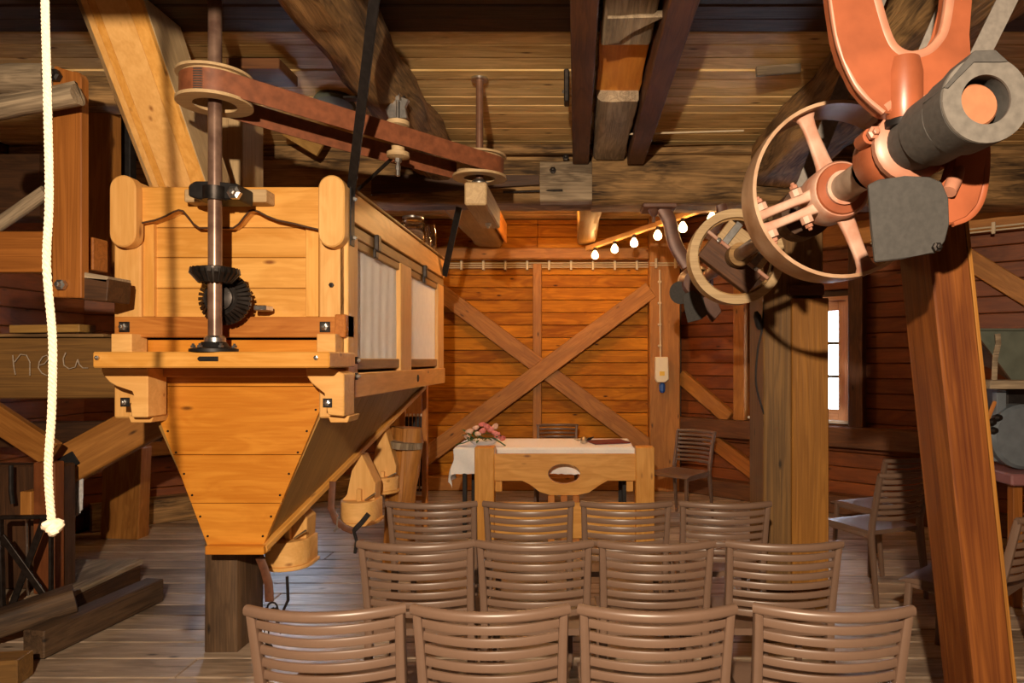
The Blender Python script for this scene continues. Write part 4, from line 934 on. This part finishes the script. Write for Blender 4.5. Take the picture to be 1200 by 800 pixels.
# ------------------------------------------------------------------ cables, bulbs, wall device
cr = thing('cable_run', 'row of beige cables clipped along the end wall under the plate', 'cable', (-.4, YB-.02, 2.6))
for i, zz in enumerate((2.575, 2.60, 2.625)): tube('cable', [(-1.74, YB-.06, zz), (.84, YB-.06, zz+.01)], .008, M_cable, cr, 6)
k = 0
x = -1.6
while x < .85: box('clip', x, x+.025, YB-.08, YB-.02, 2.55, 2.665, M_cable, cr, .003); x += .255
for zz in (2.585, 2.61): tube('cable', [(.84, YB-.215, zz), (1.19, YB-.215, zz)], .008, M_cable, cr, 6)
for x in (.9, 1.12): box('clip', x, x+.025, YB-.235, YB-.2, 2.55, 2.66, M_cable, cr, .003)
dc = thing('wall_switch_box', 'cream box with blue plug hanging on a thin cable at the corner post', 'switch box', P(775, 447, 7.78))
tube('cable', [P(773, 316, 7.77), P(774, 418, 7.77)], .010, M_cable, dc, 6, up=(0, 1, 0))
for b in (330, 355, 380, 405): box('clip', P(773, 0, 7.77).x-.02, P(773, 0, 7.77).x+.02, 7.755, 7.79, P(0, b, 7.77).z-.012, P(0, b, 7.77).z+.012, M_cable, dc, .003)
prism('box_body', [[P(a, b, 7.70) for a, b in ((768, 418), (783, 418), (784, 444), (780, 448), (770, 448), (768, 444))]], (0, .09, 0), (0, 0, 1), M_white, dc, .008)
box('yellow_label', P(773, 0, 7.69).x, P(779, 0, 7.69).x, 7.692, 7.701, P(0, 440, 7.69).z, P(0, 435, 7.69).z, M_yellow, dc, 0)
lathe('plug', [(.02, 0), (.035, .02), (.035, .09), (.02, .11)], P(776, 460, 7.74), (0, 0, 1), M_blue, dc, 12)
sb = thing('string_light_batten', 'pale batten carrying the string of bulbs below the ceiling', 'batten', P(770, 262, 6.3))
q0, q1 = P(688, 291, 7.75), P(843, 238, 5.62)
bar('batten', q0, q1, .05, .05, M_pine_pale, sb)
for i, (px, py) in enumerate(((697, 291), (720, 285), (743, 278), (770, 268), (800, 258), (834, 246))):
    best = min((abs(P2.x/P2.y*F+CX-px), k) for k, P2 in ((k/200, q0.lerp(q1, k/200)) for k in range(201)))[1]
    c = q0.lerp(q1, best)+V((0, -.03, -.03))
    t = thing('light_bulb', ['glowing bulb next to the end wall, lowest of the string', 'glowing bulb second from the end wall', 'glowing bulb third from the end wall', 'glowing bulb left of the dark hanger arm', 'glowing bulb right of the dark hanger arm', 'glowing bulb above the wooden pulley, highest of the string'][i], 'bulb', c, 0, 'bulbs of the string light')
    lathe('socket', [(.018, 0), (.02, -.03)], c+V((0, 0, .0)), (0, 0, 1), M_ironblack, t, 10)
    lathe('bulb_glass', [(.012, -.028), (.022, -.042), (.036, -.065), (.040, -.085), (.036, -.105), (.02, -.12), (.001, -.124)], c, (0, 0, 1), M_bulb, t, 14, False)
    lamp('bulb_light', 'POINT', c+V((0, -.06, -.1)), 3.0, (1.0, .50, .16), .04)

# rack of dark tubes by the end wall
rk = thing('strap_rack', 'narrow orange rack of vertical black straps behind the hopper', 'rack', P(484, 580, 6.0))
for px in (472, 498): bar('post', P(px, 621.5, 6.0), P(px, 445, 6.0), .045, .06, M_pine_red, rk, (0, 1, 0))
bar('rail', P(470, 583, 6.0), P(500, 583, 6.0), .06, .04, M_pine_red, rk)
for i in range(5):
    px = 476.5+i*4.3; bar('black_strap', P(px, 575, 5.99), P(px+.3, 488, 5.99), .026, .01, M_ironblack, rk, (0, 1, 0), .002)
    lathe('cord_knob', [(.009, -.01), (.009, .01)], P(px+.3, 486, 5.98), (0, 0, 1), M_white, rk, 8)
    lathe('cord_knob', [(.009, -.01), (.009, .01)], P(px, 571, 5.975), (0, 0, 1), M_white, rk, 8)

# ------------------------------------------------------------------ table with cloth and things on it
TX0, TX1, TY0, TY1, TZ = -1.05, .50, 5.88, 6.55, .75
tt = thing('table', 'long table under the white cloth, on thin dark legs', 'table', (-.28, 6.2, 0))
box('tabletop', TX0, TX1, TY0, TY1, TZ-.03, TZ-.005, M_pine_brown, tt, .004)
for x in (TX0+.08, TX1-.08):
    for yv in (TY0+.08, TY1-.08): box('leg', x-.018, x+.018, yv-.018, yv+.018, 0, TZ-.03, M_ironblack, tt, .003)
bm = bmesh.new(); nu, nv = 70, 44; g = []
U0, U1, V0, V1 = TX0-.30, TX1+.10, TY0-.23, TY1+.2
for i in range(nu+1):
    r = []
    for j in range(nv+1):
        u = U0+(U1-U0)*i/nu; v = V0+(V1-V0)*j/nv
        cx_, cy_ = min(max(u, TX0-.004), TX1+.004), min(max(v, TY0-.004), TY1+.004); du, dv = u-cx_, v-cy_; dist = math.hypot(du, dv)
        if dist > 0:
            w = .018*math.sin((u+v)*17)*min(1, dist/.12)+.10*dist; r.append(bm.verts.new((cx_+du/dist*w, cy_+dv/dist*w, TZ-dist+ .004*math.sin(u*90)*(1 if j == 0 else 0))))
        else: r.append(bm.verts.new((u, v, TZ)))
    g.append(r)
for i in range(nu):
    for j in range(nv): bm.faces.new((g[i][j], g[i+1][j], g[i+1][j+1], g[i][j+1]))
tcl = link('tablecloth', finish(bm, 'tablecloth', True, 3), M_cloth)
tag(tcl, 'white lace-edged tablecloth draped over the long table', 'tablecloth')
# scalloped bench front
bn = thing('altar_bench', 'honey pine bench frame with scalloped rail and oval hole before the table', 'bench', (-.07, 5.6, 0))
BY = 5.55
for a, b in ((556, 579), (745, 767)): box('post', P(a, 0, BY).x, P(b, 0, BY).x, BY, BY+.13, 0, P(0, 524, BY).z, M_pine, bn, .006)
def bp2(a, b): return P(a, b, BY+.03)
arc = lambda a0, a1, n=9: [(661+19*math.cos(math.radians(a0+(a1-a0)*i/n)), 555-12*math.sin(math.radians(a0+(a1-a0)*i/n))) for i in range(n+1)]
top = [(579, 532), (745, 532), (745, 555)]+arc(0, 180)+[(579, 555)]
bot = [(579, 555)]+arc(180, 360)+[(745, 555), (745, 563), (712, 563), (703, 568), (690, 577), (676, 580), (645, 580), (632, 576), (622, 568), (612, 563), (579, 563)]
prism('rail', [[bp2(a, b) for a, b in top], [bp2(a, b) for a, b in bot]], (0, .04, 0), (1, 0, 0), M_pine, bn)
for px in (646, 661, 675): bar('slat', P(px, 580, BY+.1), P(px, 640, BY+.1), .055, .02, M_pine_red, bn, (0, 1, 0))
box('lower_board', P(579, 0, BY).x, P(745, 0, BY).x, BY+.04, BY+.06, .04, .335, M_pine, bn, .005)
for a in (579, 735): box('bracket', P(a, 0, BY).x, P(a+8, 0, BY).x, BY+.08, BY+.11, P(0, 578, BY).z, P(0, 563, BY).z, M_pine, bn, .003)
# flowers
fc = P(567, 519, 5.98)
fa = thing('flower_arrangement', 'pink and cream roses in a low white bowl on the cloth', 'flowers', (fc.x, fc.y, TZ))
lathe('bowl', [(.03, 0), (.09, .015), (.13, .05), (.12, .05), (.08, .02), (.001, .012)], (fc.x, fc.y, TZ+.003), (0, 0, 1), M_porc, fa, 24)
def rose(c, r, mat):
    bm = bmesh.new()
    for k in range(3):
        rr = r*(1-.28*k); n = 5-k
        for i in range(n):
            a0 = 2*PI*i/n+k*.6; g = []
            for u in range(4):
                row = []
                for v in range(4):
                    a = a0+(u/3-.5)*2*PI/n*1.35; h = v/3
                    q = rr*(.35+.65*math.sin(h*1.9))
                    row.append(bm.verts.new((q*math.cos(a), q*math.sin(a), r*(-.4+h*1.0)+.1*r*k)))
                g.append(row)
            for u in range(3):
                for v in range(3): bm.faces.new((g[u][v], g[u+1][v], g[u+1][v+1], g[u][v+1]))
    M = Matrix.Translation(c) @ Matrix.Rotation(random.uniform(0, 6), 4, 'Z') @ Matrix.Rotation(random.uniform(.1, .8), 4, 'X')
    link('rose', finish(bm, 'rose', True, 3), mat, fa, M)
for dx, dz, m in ((-.15, .07, M_cream), (-.12, .12, M_cream), (-.07, .15, M_cream), (-.02, .18, M_pink), (.03, .17, M_pink), (.0, .13, M_pink), (.06, .14, M_pink), (.10, .11, M_pink), (.13, .09, M_pink), (.16, .06, M_pink), (-.05, .10, M_cream), (.10, .16, M_cream)):
    rose(V((fc.x+dx, fc.y+random.uniform(-.07, .04), TZ+dz)), random.uniform(.028, .040), m)
lm = None
for i in range(46):
    a = random.uniform(0, 2*PI); L = random.uniform(.05, .09); c = V((fc.x+random.uniform(-.15, .15), fc.y+random.uniform(-.09, .07), TZ+random.uniform(.045, .11)))
    if lm is None:
        bm = bmesh.new(); pv = [bm.verts.new(p) for p in ((0, 0, 0), (.3, .18, .06), (.7, .16, .05), (1, 0, -.08), (.7, -.16, .05), (.3, -.18, .06), (.5, 0, .0))]
        for k in range(6): bm.faces.new((pv[6], pv[k], pv[(k+1) % 6]))
        lm = finish(bm, 'leaf', True, 3)
    link('leaf', lm, M_leaf, fa, Matrix.Translation(c) @ Matrix.Rotation(a, 4, 'Z') @ Matrix.Rotation(random.uniform(-.7, .5), 4, 'Y') @ Matrix.Scale(L, 4))
tube('trailing_stem', [(fc.x+.08, fc.y-.06, TZ+.08), (fc.x+.16, fc.y-.09, TZ+.04), (fc.x+.20, fc.y-.09, TZ+.012)], .006, M_leaf, fa, 6)
tube('trailing_stem', [(fc.x-.08, fc.y-.02, TZ+.07), (fc.x-.17, fc.y-.03, TZ+.03), (fc.x-.24, fc.y-.02, TZ+.015)], .005, M_leaf, fa, 6)
bk = thing('guest_book', 'flat maroon book lying on the right end of the cloth', 'book', (.28, 6.2, TZ))
bar('cover', (.13, 6.14, TZ+.012), (.45, 6.24, TZ+.012), .26, .014, M_maroon, bk, (0, 0, 1), .003)
bar('pages', (.135, 6.142, TZ+.004), (.44, 6.237, TZ+.004), .24, .006, M_cloth, bk, (0, 0, 1), .001)
cp = thing('silver_ornament', 'small silver bird-shaped ornament beside the maroon book', 'ornament', (.08, 6.12, TZ))
lathe('body', [(.001, 0), (.03, .005), (.035, .03), (.02, .055), (.001, .065)], (.07, 6.12, TZ+.002), (0, 0, 1), M_steel, cp, 14, False)
lathe('wing', [(.002, 0), (.016, .03), (.002, .08)], (.09, 6.12, TZ+.03), (1, 0, .5), M_iron, cp, 8)
lathe('wing', [(.002, 0), (.012, .03), (.002, .07)], (.05, 6.12, TZ+.03), (-1, 0, .2), M_steel, cp, 8)

# ------------------------------------------------------------------ chairs
def make_chair():
    t = thing('slatted_chair', 'x', 'chair')
    I = Matrix.Identity(4)
    W = .444
    def up(z):   # centre line of the rear upright at height z: (half width, y)
        if z > .45: f = (z-.45)/.37; return .198+.008*f*f, -.20-.085*f
        f = (.45-z)/.45; return .198+.006*f, -.20-.055*f
    for s in (-1, 1):
        zs = [0, .15, .3, .42, .5, .6, .7, .78, .805]
        sweep('rear_leg', [V((s*up(z)[0], up(z)[1], z)) for z in zs], rrect(.030, .038, .010), M_chair, t, up=(0, 1, 0), M=I, local=True, scales=[.75, .85, 1, 1.1, 1.05, 1, .95, .9, .85])
    def arcp(z, hw, bow, n=12): y = up(z)[1]; return [V((hw*(2*i/n-1), y-bow*(1-(2*i/n-1)**2), z)) for i in range(n+1)]
    sweep('top_rail', arcp(.805, .218, .064, 16), rrect(.026, .030, .011, 3), M_chair, t, M=I, local=True)
    for k in range(7):
        z = .765-k*.0395
        sweep('slat', arcp(z, up(z)[0]-.006, .062-.003*k), rrect(.012, .0255, .005), M_chair, t, M=I, local=True)
    bm = bmesh.new(); g = []
    n = 10
    for i in range(n+1):
        r = []
        for j in range(n+1):
            u = 2*i/n-1; v = j/n; hw = .205+.02*v; y = -.205+.43*v
            z = .452-.014*(1-u*u)*math.sin(PI*min(1, v*1.1))-(.02*(v-.85)/.15 if v > .85 else 0)
            r.append((u*hw, y, z))
        g.append(r)
    tp = [[bm.verts.new(q) for q in r] for r in g]; bt = [[bm.verts.new((q[0]*.98, q[1]*.985, .425)) for q in r] for r in g]
    for i in range(n):
        for j in range(n):
            bm.faces.new((tp[i][j], tp[i+1][j], tp[i+1][j+1], tp[i][j+1])); bm.faces.new((bt[i][j], bt[i][j+1], bt[i+1][j+1], bt[i+1][j]))
    for i in range(n):
        for a, b in ((0, 0), (n, n)):
            bm.faces.new((tp[i][a], bt[i][a], bt[i+1][a], tp[i+1][a])); bm.faces.new((tp[b][i], tp[b][i+1], bt[b][i+1], bt[b][i]))
    link('seat', finish(bm, 'seat', True, .8), M_chair, t, I)
    for s in (-1, 1):
        sweep('leg', [V((s*.195, .185, .43)), V((s*.20, .195, .25)), V((s*.208, .21, 0))], rrect(.034, .034, .010), M_chair, t, up=(0, 1, 0), M=I, local=True, scales=[1, .9, .75])
        sweep('side_stretcher', [V((s*.195, .17, .415)), V((s*.198, -.19, .415))], rrect(.022, .030, .006), M_chair, t, M=I, local=True)
    return t
proto = make_chair(); first = [True]
def chair(x, y, rz, lab, group):
    M = Matrix.Translation((x, y, 0)) @ Matrix.Rotation(rz, 4, 'Z')
    if first[0]:
        first[0] = False; proto.matrix_basis = M; WM[proto] = M; proto['label'] = lab; proto['group'] = group; return proto
    return dup(proto, M, lab, group)
G = 'brown slatted chairs in rows facing the table'
rows = [(1.89, (375, 574, 771, 985), 'front row nearest the viewer', (2, 0, 0, -3)), (2.57, (485, 626, 770, 922), 'middle row', (1, 0, 0, -1)), (3.29, (505, 619, 734, 852), 'far row closest to the table', (0, 0, 0, -1))]
nm = ['left end chair', 'second chair from left', 'third chair from left', 'right end chair']
for Y, pxs, rn, rots in rows:
    for i, px in enumerate(pxs): chair((px-CX)/F*Y, Y+.30, math.radians(rots[i]), 'brown slatted %s in the %s' % (nm[i], rn), G)
G2 = 'brown slatted chairs standing around the room'
chair(1.92, 4.455, math.radians(22), 'brown slatted chair with bluish shiny seat right of the square post', G2)
chair(2.22, 5.05, math.radians(22), 'brown slatted chair directly behind the one beside the square post', G2)
chair(1.89, 3.31, math.radians(41), 'brown slatted chair half hidden behind the leaning post', G2)
chair(.98, 6.45, math.radians(138), 'dim slatted chair below the window, turned toward the table', G2)
chair(-.2, 7.0, math.radians(180), 'slatted chair behind the table, only its top showing over the cloth', G2)

# ------------------------------------------------------------------ mill machine at the right edge
my = 4.3
def mz(a, b, Y=my): return P(a, b, Y)
mm = thing('grain_mill', 'old grey grain mill with galvanised funnel at the right edge', 'mill', mz(1185, 545))
prism('funnel_face', [[mz(1141, 386), mz(1230, 386), mz(1215, 446), mz(1186, 446)]], (0, .012, 0), (1, 0, 0), M_ash, mm)
prism('funnel_back', [[mz(1141, 386, my+.5), mz(1240, 386, my+.5), mz(1225, 446, my+.2), mz(1186, 446, my+.2)]], (0, .012, 0), (1, 0, 0), M_ash, mm)
prism('funnel_side', [[mz(1141, 386), mz(1186, 446), mz(1186, 446, my+.2), V((mz(1141, 386).x, my+.5, mz(1141, 386).z))]], (-.012, 0, 0), (0, 1, 0), M_darkold, mm)
bar('rim_strip', mz(1139, 386, my-.01), mz(1232, 386, my-.01), .02, .015, M_ash, mm)
sweep('pale_strap', [mz(a, b, my-.04) for a, b in ((1169, 391), (1170, 402), (1166, 420), (1165, 447))], rrect(.035, .008, .003), M_grey, mm, up=(0, 1, 0))
bar('tray', mz(1146, 450, my-.1), mz(1215, 450, my-.1), .25, .05, M_grey, mm)
bar('body_plate', mz(1171, 459, my-.05), mz(1171, 500, my-.05), .06, .05, M_millgrey, mm, (0, 1, 0))
box('body', mz(1180, 0).x, mz(1230, 0).x, my, my+.3, mz(0, 505).z, mz(0, 455).z, M_ironblack, mm, .01)
lathe('drum', [(.18, 0), (.2, .02), (.2, .14), (.16, .16)], mz(1202, 512, my-.12), (0, 1, 0), M_millgrey, mm, 30)
for p in ((1158, 495), (1165, 490), (1160, 505)): lathe('knob', [(.02, 0), (.025, .03), (.015, .05)], mz(*p, my-.08), (.3, -1, .2), M_iron, mm, 12)
bar('lever', mz(1166, 470, my-.1), mz(1156, 495, my-.1), .02, .02, M_pine_red, mm)
bar('column', mz(1166, 500, my-.02), mz(1166, 540, my-.02), .05, .05, M_millgrey, mm, (0, 1, 0))
ta = thing('side_table', 'table with mauve edge carrying the grain mill', 'table', mz(1185, 700))
tz = mz(0, 548).z
box('tabletop', mz(1156, 0).x, mz(1156, 0).x+.9, my-.25, my+.5, tz-.07, tz, M_mauve, ta, .01)
for x, yv in ((.06, -.17), (.06, .42), (.84, -.17), (.84, .42)): box('leg', mz(1156, 0).x+x, mz(1156, 0).x+x+.06, my+yv, my+yv+.06, 0, tz-.07, M_post, ta, .005)
sc = thing('power_conduit', 'thin beige cables along the right wall plate', 'cable', QR(2.6, 2.6, .2))
for o in (0, .03): bar('cable', QR(2.2, 2.60+o, .205), QR(3.5, 2.60+o, .205), .014, .014, M_cable, sc)
for s in (2.5, 2.85, 3.2): bar('clip', QR(s, 2.57, .21), QR(s, 2.67, .21), .03, .02, M_cable, sc, nR)
bpy.context.view_layer.update()
